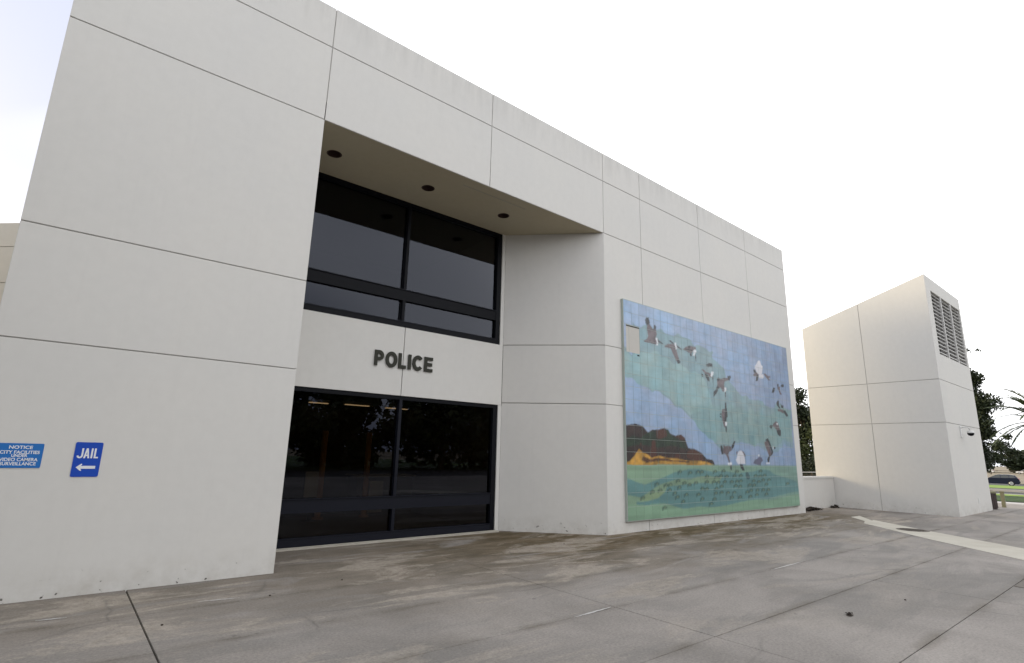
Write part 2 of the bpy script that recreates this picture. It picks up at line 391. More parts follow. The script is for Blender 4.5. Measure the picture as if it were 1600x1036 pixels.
strip('road', 46.5, 64, -90, 90, -.10, M['asphalt'])
mb = MB()
for x in (46.42, 63.95): mb.box(x, x + .3, -90, 90, zg(x) - .2, zg(x) + .06)
tag(mb.build('kerb', M['kerb']), kind='structure')
strip('pavement_far', 64.25, 76, -90, 90, .0, M['asphalt2'])
strip('lawn_far', 76, 95.6, -90, 90, .04, M['grass'])
strip('street_far', 95.6, 110, -110, 110, -.08, M['asphalt'])
strip('dry_field', 110.05, 420, -260, 260, -.02, M['tan'])
strip('lawn_behind', -80, 120, -110, -34, .02, M['grass2'], n=20)
strip('drive_behind', -60, 33.8, -34, -22.05, -.03, M['asphalt'])

# ================================================================== police building
B = thing('police_building', 'two storey pale concrete panel building with deep window recess and tile mural', 'building', (0, 0, 0))
FF = frame((0, 0, 0), (1, 0, 0))
Z = [0.0, 2.856, 4.245, 7.082, 8.486, 9.271]
XL, V = -.757, [2.588, 6.064, 9.600, 11.09, 13.925, 16.734, 19.572]
G = .0075
# solid walls behind the panels
MB().box(XL + .02, 2.57, .011, 6.8, -.1, 9.25).build('wall_core', M['core'], B)
MB().prism([(9.625, .011), (19.555, .011), (19.555, 6.8), (7.96, 6.8), (7.96, 1.776)], -.1, 9.25).build('wall_core', M['core'], B)
MB().box(2.57, 9.625, .011, 2.2, 7.42, 9.25).build('wall_core', M['core'], B)
MB().box(2.57, 7.96, 2.2, 6.8, 7.42, 9.2).build('roof', M['core'], B)
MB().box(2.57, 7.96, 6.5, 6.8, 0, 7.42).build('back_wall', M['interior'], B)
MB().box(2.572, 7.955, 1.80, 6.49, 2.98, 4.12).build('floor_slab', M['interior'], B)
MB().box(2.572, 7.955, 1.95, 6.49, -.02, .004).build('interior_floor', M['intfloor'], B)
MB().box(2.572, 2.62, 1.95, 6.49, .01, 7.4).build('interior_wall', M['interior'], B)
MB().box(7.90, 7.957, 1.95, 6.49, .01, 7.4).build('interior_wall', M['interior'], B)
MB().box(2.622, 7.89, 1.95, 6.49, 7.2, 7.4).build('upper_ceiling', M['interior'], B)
MB().box(XL + .06, 19.5, .3, 6.7, 9.2501, 9.262).build('roof', M['core'], B)

def wp(poly): return plate('wall_panel', FF, poly, .026, M['wall'], B)
for k in range(5):
    y0 = Z[k] + (G if k else -.05); y1 = Z[k + 1] - (G if k < 4 else 0)
    wp(rect(XL, V[0] - (G if k > 2 else 0), y0, y1))
    cols = range(2, 6)
    for c in cols:
        wp(rect(V[c] + (G if (c > 2 or k > 2) else 0), V[c + 1] - (G if c < 5 else 0), y0, y1))
for k in (3, 4):
    y0 = Z[k] + (G if k > 3 else 0); y1 = Z[k + 1] - (G if k < 4 else 0)
    for c in (0, 1): wp(rect(V[c] + G, V[c + 1] - G, y0, y1))
# the end returns of the front wall
FE = frame((19.572, 0, 0), (0, 1, 0))
for k in range(5): plate('wall_panel', FE, rect(.026, 6.8, Z[k] + (G if k else -.05), Z[k + 1] - (G if k < 4 else 0)), .016, M['wall'], B)
FW = frame((XL, 6.8, 0), (0, -1, 0))
for k in range(5): plate('wall_panel', FW, rect(0, 6.77, Z[k] + (G if k else -.05), Z[k + 1] - (G if k < 4 else 0)), .016, M['wall'], B)
# splayed jamb
JL = math.hypot(1.68, 1.763)
FJ = frame((7.92, 1.763, 0), (1.68, -1.763, 0))
for k in range(3):
    y0 = Z[k] + (G if k else -.05); y1 = Z[k + 1] - (G if k < 2 else 0.002)
    plate('jamb_panel', FJ, rect(.004, JL - .002, y0, y1), .03, M['wall'], B)
# left reveal of the recess (square)
FR = frame((2.588, 0.03, 0), (0, 1, 0))
for k in range(3):
    y0 = Z[k] + (G if k else -.05); y1 = Z[k + 1] - (G if k < 2 else 0.002)
    plate('jamb_panel', FR, rect(.0, 1.73, y0, y1), .016, M['wall'], B)
# spandrel between the windows
FS = frame((0, 1.763, 0), (1, 0, 0))
plate('spandrel_panel', FS, rect(2.59, 5.28 - .007, 2.80, 4.238), .03, M['wall'], B)
plate('spandrel_panel', FS, rect(5.28 + .007, 7.917, 2.80, 4.238), .03, M['wall'], B)
MB().box(2.59, 7.94, 1.80, 1.94, 2.83, 4.2).build('spandrel_core', M['core'], B)
# return strips beside the frames
MB().box(7.825, 7.925, 1.766, 2.0, -.02, 2.798).build('return_strip', M['wall'], B)
MB().box(7.825, 7.925, 1.766, 2.0, 4.24, 7.08).build('return_strip', M['wall'], B)
MB().box(2.6, 7.82, 1.60, 1.76, -.03, .022).build('threshold', M['newpatch'], B)

# soffit with round openings
def circ(cx, cy, r, n=28): return [(cx + r * math.cos(2 * math.pi * i / n), cy + r * math.sin(2 * math.pi * i / n)) for i in range(n)]
lights = [(3.13, .945), (5.14, .925), (7.15, .905)]
FSo = Matrix.Identity(4)
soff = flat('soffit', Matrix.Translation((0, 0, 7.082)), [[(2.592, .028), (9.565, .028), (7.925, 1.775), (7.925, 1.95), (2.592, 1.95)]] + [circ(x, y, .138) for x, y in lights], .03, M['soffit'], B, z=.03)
MB().box(2.6, 9.5, .05, 1.9, 7.40, 7.415).build('soffit_void', M['black'], B)
for x, y in lights:
    dl = MB()
    n = 28
    for r0, z0 in ((.139, 7.0805), (.122, 7.0765), (.120, 7.10), (.11, 7.32)):
        dl.v += [(px, py, z0) for px, py in circ(x, y, r0, n)]
    dl.v.append((x, y, 7.32))
    for k in range(3):
        for j in range(n): dl.f.append((k * n + j, k * n + (j + 1) % n, (k + 1) * n + (j + 1) % n, (k + 1) * n + j))
    for j in range(n): dl.f.append((3 * n + j, 3 * n + (j + 1) % n, 4 * n))
    o = dl.build('downlight', M['trim'], B, fix=False)
    MB().cyl((x, y, 7.2), .05, .10, 16).build('bulb', M['black'], o, smooth=False)
# thin access line in the soffit
MB().box(5.6, 7.3, .30, .312, 7.078, 7.083).build('soffit_joint', M['core'], B)

# windows: each one a part, its panes and members sub-parts
def window(name, z0, z1, sill, bar0, bar1, head, mull, mf, xr0=7.70, lower=False):
    w = MB().box(xr0, 7.823, 1.79, 1.93, z0, z1).build(name, M['frame'], B)
    MB().box(2.60, xr0, 1.79, 1.92, z1 - head, z1).build('head_rail', M['frame'], w)
    MB().box(2.60, xr0, 1.785, 1.93, z0, sill).build('sill_rail', mf, w)
    MB().box(2.60, 2.66, 1.79, 1.93, sill, z1 - head).build('jamb_rail', M['frame'], w)
    MB().box(2.66, xr0, 1.80, 1.91, bar0, bar1).build('transom', mf, w)
    MB().box(mull - .032, mull + .032, 1.775, 1.915, sill, bar0 - .001).build('mullion', mf, w)
    MB().box(mull - .032, mull + .032, 1.775, 1.915, bar1 + .001, z1 - head).build('mullion', mf, w)
    for a, b in ((2.661, mull - .033), (mull + .033, xr0)):
        for c, d in ((sill, bar0), (bar1, z1 - head)):
            MB().box(a, b, 1.862, 1.870, c + .001, d - .001).build('pane', M['glass'], w)
    # glazing beads
    for zz in (sill, bar1): MB().box(2.661, xr0, 1.776, 1.8, zz - .012, zz + .004).build('glazing_bead', M['rail'] if not lower else M['frame'], w)
    return w
M['rail2'] = mat('anodised_bead', (.10, .105, .12), .35, .6)
window('upper_window', 4.242, 7.079, 4.37, 4.83, 5.07, .09, 5.215, M['frame'])
window('lower_window', .0, 2.797, .16, .58, .82, .075, 5.30, M['rail'])

# lobby seen dimly through the glass
for x, y, hw, mm, lab in [(6.2, 6.0, .34, 'tube', 'warm ceiling strip light high in the left ground floor pane'), (7.45, 6.1, .34, 'tube', 'warm ceiling strip light high in the right ground floor pane'), (5.2, 6.2, .25, 'tube', 'short ceiling strip light at the back of the left pane'),
                          (4.4, 2.3, .5, 'fill_glow', 'added unseen fill light above the head of the left pane'), (6.4, 2.3, .5, 'fill_glow', 'added unseen fill light above the head of the right pane')]:  # last two are added, unseen fill lights that brighten the lobby posts
    t = thing('ceiling_or_fill_light', lab, 'light', (x, y, 2.93), 0, 'lobby ceiling lights')
    MB().box(-hw - .04, hw + .04, -.08, .08, -.03, .05).build('housing', M['paper'], t)
    MB().box(-hw, hw, -.05, .05, -.05, -.031).build('diffuser', M[mm], t)
for i, (x, y, l) in enumerate([(5.2, 5.5, 'ochre round post in the lobby behind the left pane, the left one'), (6.4, 5.5, 'ochre round post in the lobby behind the left pane, beside the mullion')]):
    t = thing('lobby_post', l, 'post', (x, y, 0), 0, 'ochre lobby posts')
    MB().cyl((0, 0, .004), .075, 2.15, 20).build('shaft', M['ochre'], t, smooth=False)
    MB().cyl((0, 0, 0.0041), .13, .05, 20).build('base', M['ochre'], t)
t = thing('notice_easel', 'small pale notice board on a stand in the lobby, low in left pane', 'notice board', (4.9, 5.3, 0))
MB().box(-.16, .16, -.01, .01, .55, 1.15).build('board', M['paper'], t)
MB().box(-.015, .015, .012, .04, 0.005, .56).build('leg', M['frame'], t)
MB().box(-.15, .15, -.1, .14, .005, .02).build('foot', M['frame'], t)
t = thing('reception_counter', 'dark lobby counter with pale front behind the right ground floor pane', 'counter', (7.0, 5.8, 0))
MB().box(-.85, .8, -.3, .3, .006, 1.0).build('cabinet', M['interior'], t)
MB().box(-.9, .85, -.36, .36, 1.0, 1.05).build('worktop', M['paper'], t)
MB().box(-.5, -.1, -.315, -.301, .1, .9).build('front_panel', M['paper'], t)

# ================================================================== lettering
def arc(cx, cy, rx, ry, a0, a1, n=14): return [(cx + rx * math.cos(R(a0 + (a1 - a0) * i / n)), cy + ry * math.sin(R(a0 + (a1 - a0) * i / n))) for i in range(n + 1)]
H = .315
def L_P(w):
    s = w * .33; return [[(0, 0), (s, 0), (s, H * .33)] + arc(w - H * .335, H * .665, H * .335, H * .335, -90, 90) + [(0, H)], [(s, H * .555)] + arc(w - H * .335, H * .665, H * .12, H * .105, -90, 90, 8) + [(s, H * .75)]]
def L_O(w): return [arc(w / 2, H / 2, w / 2 + .006, H / 2 + .006, 0, 348, 29), arc(w / 2, H / 2, w * .235, H * .29, 0, 340, 20)]
def L_L(w): s = w * .38; return [[(0, 0), (w, 0), (w, H * .22), (s, H * .22), (s, H), (0, H)]]
def L_I(w): return [[(0, 0), (w, 0), (w, H), (0, H)]]
def L_C(w):
    return [arc(w / 2, H / 2, w / 2 + .006, H / 2 + .006, 38, 322, 26) + arc(w / 2, H / 2, w * .235, H * .285, 318, 42, 20)]
def L_E(w):
    s = w * .34; t = H * .21; return [[(0, 0), (w, 0), (w, t), (s, t), (s, H * .39), (w * .93, H * .39), (w * .93, H * .61), (s, H * .61), (s, H - t), (w, H - t), (w, H), (0, H)]]
sg = thing('wall_lettering', 'dark raised metal letters POLICE fixed to the band between the windows', 'lettering', (4.626, 1.763, 3.36))
FLt = frame((4.626, 1.763, 3.36), (1, 0, 0)); FLoc = frame((0, 0, 0), (1, 0, 0))
for fn, x0, x1 in ((L_P, 4.626, 4.829), (L_O, 4.873, 5.126), (L_L, 5.16, 5.337), (L_I, 5.381, 5.453), (L_C, 5.492, 5.741), (L_E, 5.770, 5.979)):
    w = x1 - x0; F = FLoc @ Matrix.Translation((x0 - 4.626, 0, 0))
    flat('letter', F, fn(w), .022, M['letter'], sg, z=.034)

# ================================================================== blue signs
def rrect(x0, x1, y0, y1, r, n=5):
    return arc(x1 - r, y0 + r, r, r, -90, 0, n) + arc(x1 - r, y1 - r, r, r, 0, 90, n) + arc(x0 + r, y1 - r, r, r, 90, 180, n) + arc(x0 + r, y0 + r, r, r, 180, 270, n)
FFl = frame((0, 0, 0), (1, 0, 0))
def stroke(pts, w):
    pts = [Vector(p) for p in pts]; Lh, Rh = [], []
    for i, p in enumerate(pts):
        d1 = (p - pts[i - 1]).normalized() if i else (pts[1] - p).normalized(); d2 = (pts[i + 1] - p).normalized() if i < len(pts) - 1 else d1
        n = (Vector((-d1.y, d1.x)) + Vector((-d2.y, d2.x))); n = n / max(.5, n.length_squared) * 2 * (w / 2)
        Lh.append(tuple(p + n)); Rh.append(tuple(p - n))
    return Rh + Lh[::-1]
js = thing('jail_sign', 'blue upright sign reading JAIL above a white left arrow', 'sign', (.295, -.002, 1.51))
flat('sign_plate', FFl, [rrect(-.131, .131, -.199, .199, .018)], .004, M['signblue'], js, z=.004)
w = .0175; y0, y1 = .0146, .129
jl = [stroke([(-.096, y0 + .030), (-.093, y0 + .016), (-.082, y0 + .0085), (-.070, y0 + .0085), (-.058, y0 + .016), (-.0535, y0 + .032), (-.0535, y1)], w),
      [(-.041, y0), (-.023, y0), (-.0195, y0 + .024), (-.0045, y0 + .024), (-.001, y0), (.017, y0), (-.003, y1), (-.021, y1)],
      [(-.017, y0 + .041), (-.007, y0 + .041), (-.012, y0 + .078)],
      rect(.027, .027 + w, y0, y1), [(.057, y0), (.099, y0), (.099, y0 + .017), (.0745, y0 + .017), (.0745, y1), (.057, y1)]]
flat('lettering', FFl, [jl[0], jl[1], jl[2], jl[3], jl[4]], .0012, M['white'], js, z=.0056)
ay = -.090
flat('arrow', FFl, [[(-.093, ay), (-.045, ay + .042), (-.035, ay + .036), (-.047, ay + .0165), (.090, ay + .0165), (.090, ay - .0165), (-.047, ay - .0165), (-.035, ay - .036), (-.045, ay - .042)]], .0012, M['white'], js, z=.0054)
ns = thing('surveillance_notice', 'wide blue notice about video camera surveillance, cut by the left edge of the photo', 'sign', (-.312, -.002, 1.546))
flat('sign_plate', FFl, [rrect(-.196, .196, -.134, .134, .012)], .004, M['signblue2'], ns, z=.004)
for s, y, wd in (('NOTICE', .074, .20), ('CITY FACILITIES', .020, .335), ('UNDER', -.015, .135), ('VIDEO CAMERA', -.060, .325), ('SURVEILLANCE', -.105, .305)):
    text_mesh('lettering', FFl, s, .049 if s != 'UNDER' else .044, M['white'], ns, 0, y, .0012, .0011, wd, .0042)

# ================================================================== tile mural
BIRDS=[['b',[[11.148,5.011],[11.243,5.046],[11.392,4.914],[11.443,4.982],[11.519,4.935],[11.55,4.802],[11.489,4.694],[11.578,4.59],[11.527,4.524],[11.246,4.531],[11.002,4.524],[10.988,4.55],[11.128,4.619],[11.178,4.704],[11.14,4.853]]],['d',[[11.077,5.115],[11.126,5.183],[11.22,5.2],[11.275,5.062],[11.146,4.971],[11.087,5.02]]],['d',[[11.422,4.998],[11.478,5.047],[11.53,5.016],[11.519,4.935],[11.44,4.932]]],['w',[[11.474,4.692],[11.554,4.714],[11.602,4.613],[11.584,4.522],[11.51,4.512],[11.538,4.604]]],['d',[[11.568,4.687],[11.63,4.657],[11.82,4.596],[11.802,4.576],[11.595,4.602]]],['b',[[11.865,4.543],[12.018,4.615],[12.289,4.665],[12.383,4.567],[12.44,4.413],[12.544,4.205],[12.455,4.163],[12.39,4.195],[12.235,4.386],[12.143,4.513],[11.879,4.512]]],['d',[[12.041,4.719],[12.159,4.737],[12.323,4.67],[12.221,4.655]]],['d',[[12.39,4.205],[12.48,4.257],[12.578,4.199],[12.523,4.152],[12.437,4.141]]],['w',[[12.311,4.689],[12.394,4.715],[12.421,4.613],[12.451,4.557],[12.373,4.517],[12.345,4.602]]],['d',[[12.39,4.649],[12.49,4.623],[12.666,4.562],[12.64,4.538],[12.453,4.583]]],['b',[[12.694,4.56],[12.842,4.653],[13.027,4.721],[13.172,4.721],[13.356,4.727],[13.349,4.652],[13.197,4.599],[13.116,4.504],[13.009,4.511],[12.834,4.549]]],['d',[[12.952,4.69],[13.063,4.727],[13.094,4.668],[12.984,4.642]]],['d',[[13.014,4.491],[13.11,4.514],[13.14,4.445],[13.065,4.415]]],['d',[[12.712,4.569],[13.019,4.626],[13.198,4.61],[13.158,4.562],[12.979,4.579]]],['w',[[13.197,4.599],[13.312,4.653],[13.382,4.603],[13.321,4.549],[13.276,4.459],[13.178,4.467],[13.214,4.539]]],['d',[[13.288,4.549],[13.344,4.43],[13.316,4.291],[13.289,4.402]]],['d',[[13.806,4.273],[13.987,4.348],[14.163,4.348],[14.154,4.261],[13.898,4.23]]],['b',[[13.564,4.117],[13.678,4.137],[13.805,4.071],[14.073,4.059],[14.143,3.981],[14.022,3.936],[13.947,3.96],[13.895,4.018],[13.762,4.024]]],['d',[[13.725,4.03],[13.874,4.005],[13.962,3.919],[13.97,3.814],[13.875,3.826],[13.77,3.92]]],['d',[[13.571,4.003],[13.645,3.99],[13.617,3.893],[13.565,3.94]]],['w',[[14.087,4.114],[14.205,4.116],[14.181,4.038],[14.082,3.953],[14.035,3.99]]],['d',[[14.112,3.977],[14.181,3.963],[14.139,3.799],[14.12,3.914]]],['b',[[14.353,3.917],[14.441,3.98],[14.578,3.951],[14.748,4.002],[15.0,4.029],[15.034,3.966],[14.776,3.896],[14.724,3.803],[14.791,3.679],[14.698,3.584],[14.618,3.599],[14.549,3.7],[14.425,3.667],[14.357,3.768]]],['d',[[14.943,4.078],[15.136,4.11],[15.151,4.056],[15.052,3.946],[14.992,3.961]]],['d',[[14.126,3.534],[14.26,3.609],[14.385,3.599],[14.288,3.506],[14.139,3.398]]],['d',[[14.356,3.939],[14.46,3.972],[14.525,3.914],[14.386,3.856]]],['d',[[14.374,3.748],[14.458,3.681],[14.337,3.595],[14.262,3.631]]],['w',[[14.742,3.718],[14.837,3.716],[14.844,3.641],[14.737,3.571]]],['d',[[14.751,3.589],[14.817,3.584],[14.773,3.397],[14.752,3.46]]],['d',[[14.711,3.285],[14.792,3.28],[14.808,3.078],[14.823,2.866],[14.73,2.839],[14.697,3.071]]],['b',[[14.536,3.07],[14.681,3.101],[14.733,2.861],[14.692,2.69],[14.698,2.575],[14.597,2.57],[14.533,2.702],[14.497,2.91]]],['d',[[14.402,2.95],[14.503,2.956],[14.497,2.91],[14.398,2.914]]],['d',[[14.393,2.872],[14.501,2.872],[14.496,2.832],[14.401,2.837]]],['d',[[14.692,3.028],[14.795,2.971],[14.725,2.734],[14.603,2.685],[14.651,2.856]]],['w',[[14.66,2.73],[14.781,2.726],[14.744,2.619],[14.664,2.625]]],['d',[[14.657,2.605],[14.741,2.6],[14.719,2.451],[14.682,2.397],[14.669,2.483]]],['g',[[16.797,4.671],[16.911,4.781],[17.038,4.809],[17.112,4.661],[17.209,4.648],[17.119,4.396],[17.011,4.336],[16.797,4.361],[16.697,4.492],[16.66,4.559]]],['g',[[16.863,4.32],[17.19,4.38],[17.249,4.29],[17.116,4.228],[16.897,4.229]]],['d',[[16.564,4.457],[16.704,4.474],[16.708,4.346],[16.573,4.364]]],['d',[[16.76,4.337],[16.898,4.329],[16.799,4.129],[16.65,4.09]]],['b',[[16.527,4.307],[16.756,4.403],[16.867,4.344],[16.733,4.259],[16.542,4.25]]],['b',[[17.196,4.417],[17.346,4.421],[17.487,4.364],[17.666,4.371],[17.683,4.324],[17.552,4.298],[17.64,4.222],[17.513,4.221],[17.351,4.301]]],['d',[[17.808,4.007],[17.949,4.015],[17.846,3.845],[17.662,3.819]]],['d',[[18.111,4.159],[18.228,4.163],[18.196,4.048],[18.102,4.054]]],['d',[[18.34,4.107],[18.443,4.171],[18.598,4.186],[18.581,4.1],[18.452,4.072]]],['b',[[18.072,4.032],[18.349,4.095],[18.28,4.014],[18.313,3.906],[18.406,3.827],[18.258,3.81],[18.177,3.943]]],['d',[[17.956,3.533],[18.075,3.616],[18.146,3.572],[18.123,3.449],[18.234,3.335],[18.105,3.351],[17.965,3.437]]],['d',[[18.233,3.53],[18.294,3.461],[18.457,3.473],[18.412,3.379],[18.269,3.382]]],['b',[[17.995,3.319],[18.339,3.33],[18.49,3.279],[18.367,3.198],[18.164,3.246],[18.008,3.247]]],['d',[[18.413,3.299],[18.549,3.308],[18.744,3.136],[18.581,3.109],[18.448,3.203]]],['b',[[17.574,2.807],[17.805,2.917],[17.928,2.884],[17.993,2.769],[18.05,2.613],[17.913,2.568],[17.759,2.659],[17.564,2.748]]],['d',[[17.287,2.705],[17.422,2.77],[17.608,2.76],[17.518,2.726],[17.442,2.645],[17.369,2.699]]],['d',[[17.795,2.622],[18.101,2.655],[18.075,2.466],[17.975,2.438],[17.85,2.506]]],['w',[[17.801,2.848],[17.933,2.869],[17.93,2.801],[17.849,2.805]]],['d',[[14.338,2.059],[14.432,2.053],[14.491,1.825],[14.38,1.803],[14.337,1.907]]],['b',[[14.511,2.081],[14.605,2.032],[14.69,2.052],[14.926,2.041],[14.91,1.919],[14.77,1.882],[14.728,1.812],[14.803,1.608],[14.734,1.591],[14.653,1.743],[14.563,1.827],[14.431,1.824]]],['d',[[14.928,2.058],[15.101,2.203],[15.166,2.196],[15.054,2.026],[14.929,1.937]]],['w',[[14.667,1.587],[14.895,1.589],[14.876,1.517],[14.685,1.516]]],['d',[[14.786,1.523],[14.882,1.515],[14.864,1.37],[14.788,1.404]]],['g',[[15.195,1.733],[15.247,1.856],[15.363,1.937],[15.539,1.923],[15.63,1.757],[15.659,1.559],[15.241,1.553],[15.124,1.663]]],['b',[[15.174,1.89],[15.256,1.926],[15.247,1.856],[15.189,1.817]]],['b',[[15.487,1.935],[15.614,1.898],[15.707,1.793],[15.658,1.754],[15.566,1.862]]],['d',[[15.327,1.543],[15.486,1.544],[15.593,1.369],[15.46,1.357],[15.352,1.474]]],['t',[[15.632,1.317],[15.777,1.325],[15.874,1.193],[15.827,1.12],[15.676,1.121],[15.612,1.23]]],['v',[[16.129,1.589],[16.239,1.693],[16.394,1.716],[16.519,1.782],[16.677,1.753],[16.741,1.662],[16.615,1.606],[16.561,1.51],[16.366,1.535],[16.145,1.571]]],['w',[[16.46,1.842],[16.544,1.843],[16.535,1.784],[16.463,1.79]]],['b',[[16.907,2.242],[17.15,2.259],[17.242,2.082],[17.318,1.932],[17.322,1.837],[17.153,1.797],[17.026,2.001],[16.945,2.112]]],['d',[[16.953,2.281],[17.146,2.354],[17.271,2.254],[17.396,2.028],[17.45,1.934],[17.374,1.853],[17.197,1.775],[17.131,1.625],[17.05,1.596],[17.008,1.702],[17.124,1.796],[17.293,1.837],[17.338,1.932],[17.245,2.101],[17.149,2.25]]],['w',[[16.932,1.604],[17.168,1.606],[17.185,1.565],[16.925,1.564]]],['w',[[17.444,2.11],[17.533,2.102],[17.495,2.027],[17.43,2.035]]],['d',[[17.498,2.092],[17.632,2.095],[17.641,2.049],[17.52,2.027]]]]
TER={'mt':[[10.165,2.396],[10.572,2.467],[10.841,2.429],[11.035,2.285],[11.217,2.355],[11.505,2.368],[11.75,2.427],[11.987,2.293],[12.207,2.238],[12.438,2.279],[12.633,2.188],[12.761,1.962],[13.057,1.936],[13.384,1.826],[13.62,1.679],[13.906,1.665],[13.984,1.539],[10.134,1.516]],'mg':[[10.154,2.087],[10.44,2.186],[10.729,2.151],[11.035,2.285],[11.505,2.368],[11.885,2.401],[11.986,2.277],[12.369,2.13],[12.598,2.121],[12.701,1.944],[12.021,1.991],[11.479,1.94],[10.721,1.986],[10.148,1.912]],'go':[[10.135,1.559],[10.322,1.596],[10.493,1.744],[10.668,1.895],[10.811,1.809],[11.007,1.752],[11.155,1.679],[11.467,1.729],[11.729,1.687],[12.109,1.676],[12.559,1.643],[13.272,1.631],[13.612,1.601],[13.982,1.529],[10.133,1.508]],'gd':[[10.807,1.719],[11.102,1.648],[11.464,1.683],[12.106,1.629],[12.79,1.62],[12.787,1.581],[11.459,1.607],[10.948,1.572],[10.754,1.629]],'t1':[[10.124,1.229],[10.539,1.147],[10.923,1.084],[11.434,1.197],[12.084,1.331],[12.771,1.393],[14.402,1.376],[15.297,1.286],[16.372,1.411],[17.007,1.354],[17.408,1.257],[18.978,1.025],[19.099,0.697],[16.873,0.564],[14.293,0.46],[12.459,0.423],[11.654,0.562],[10.564,0.632],[10.567,0.689],[11.303,0.708],[11.57,0.879],[11.059,0.847],[10.763,0.806],[10.109,0.816]],'y1':[[10.617,0.758],[11.063,0.92],[11.425,1.047],[12.293,1.157],[12.866,1.135],[13.735,1.266],[14.25,1.222],[14.105,1.104],[12.737,1.009],[11.681,0.967],[11.567,0.819],[11.252,0.709],[10.904,0.706]],'g1':[[10.103,0.649],[11.396,0.572],[12.458,0.407],[14.293,0.46],[15.706,0.547],[17.276,0.514],[19.082,0.617],[18.997,0.218],[10.088,0.197]]}
SKY={'tb':[[10.501,4.938],[11.121,4.978],[11.942,4.926],[13.083,5.0],[13.84,4.8],[14.491,4.512],[14.945,4.147],[15.481,3.742],[16.119,3.369],[17.34,3.318],[19.07,3.332],[19.054,2.308],[14.483,2.058],[13.606,2.48],[12.668,2.972],[11.78,3.302],[11.046,3.508],[10.202,3.469],[10.178,4.15],[10.471,4.19]],'ld':[[10.83,4.337],[11.737,4.363],[12.529,4.192],[13.38,4.082],[13.731,3.724],[14.074,3.214],[12.903,2.921],[12.001,3.288],[11.046,3.508],[10.202,3.469],[10.223,4.062]],'tm':[[12.921,3.127],[14.634,3.33],[15.35,3.31],[16.884,3.106],[19.07,3.332],[19.028,2.181],[16.712,2.041],[15.211,2.26],[14.165,2.224],[13.244,2.634]],'lb':[[10.273,5.503],[10.679,5.569],[11.704,5.635],[11.807,5.479],[12.869,5.421],[12.356,5.046],[11.558,5.052],[10.602,4.955],[10.252,4.895]]}
FISH=[[12.335,1.33],[12.793,1.313],[13.152,1.328],[13.335,1.327],[14.0,1.332],[14.433,1.351],[15.161,1.339],[16.559,1.348],[14.283,1.221],[14.584,1.202],[13.572,1.21],[14.049,1.189],[15.002,1.216],[15.361,1.221],[16.223,1.207],[16.496,1.198],[16.78,1.222],[12.511,1.06],[13.036,1.052],[12.737,1.009],[11.711,1.011],[11.898,1.023],[11.348,1.048],[12.277,0.955],[13.557,1.068],[13.905,1.063],[14.131,1.046],[14.466,1.065],[14.842,1.06],[15.124,1.063],[15.34,1.071],[16.084,1.062],[16.391,1.039],[16.677,1.084],[17.044,1.087],[18.27,0.954],[11.161,0.874],[11.468,0.905],[11.863,0.896],[12.074,0.82],[10.784,0.747],[12.573,0.767],[13.128,0.761],[13.324,0.901],[13.539,0.89],[14.016,0.893],[14.284,0.942],[15.037,0.942],[15.284,0.923],[15.84,0.956],[16.105,0.944],[16.858,0.958],[13.97,0.771],[14.265,0.78],[14.598,0.765],[14.943,0.763],[15.663,0.762],[15.892,0.793],[16.275,0.795],[16.629,0.794],[16.952,0.794],[13.298,0.643],[13.889,0.624],[12.418,0.61],[13.718,0.505],[11.624,0.489],[12.176,0.725],[14.788,0.636],[15.244,0.632],[15.83,0.633],[16.216,0.665],[16.81,0.671],[12.234,1.111]]

MX0, MX1, MZ0, MZ1 = 10.215, 19.015, .262, 5.490
MY = -.07
mur = thing('tile_mural', 'big ceramic tile mural of pelicans diving over green sea beside a headland', 'mural', (0, 0, 0))
MB().box(MX0 - .012, MX1 + .012, MY + .0035, .0005, MZ0 - .012, MZ1 + .012).build('backing_board', M['tile_edge'], mur)
def inside(poly, X, Y):
    c = np.zeros(X.shape, bool); n = len(poly); j = n - 1
    for i in range(n):
        xi, yi = poly[i]; xj, yj = poly[j]
        if yi != yj: c ^= ((yi > Y) != (yj > Y)) & (X < (xj - xi) * (Y - yi) / (yj - yi) + xi)
        j = i
    return c
def vn(X, Y, s, seed):
    g = np.random.RandomState(seed).rand(64, 64); x = X * s; y = Y * s; xi = np.floor(x).astype(int); yi = np.floor(y).astype(int)
    fx = x - xi; fy = y - yi; fx = fx * fx * (3 - 2 * fx); fy = fy * fy * (3 - 2 * fy)
    a = g[xi % 64, yi % 64]; b = g[(xi + 1) % 64, yi % 64]; c = g[xi % 64, (yi + 1) % 64]; d = g[(xi + 1) % 64, (yi + 1) % 64]
    return (a * (1 - fx) + b * fx) * (1 - fy) + (c * (1 - fx) + d * fx) * fy
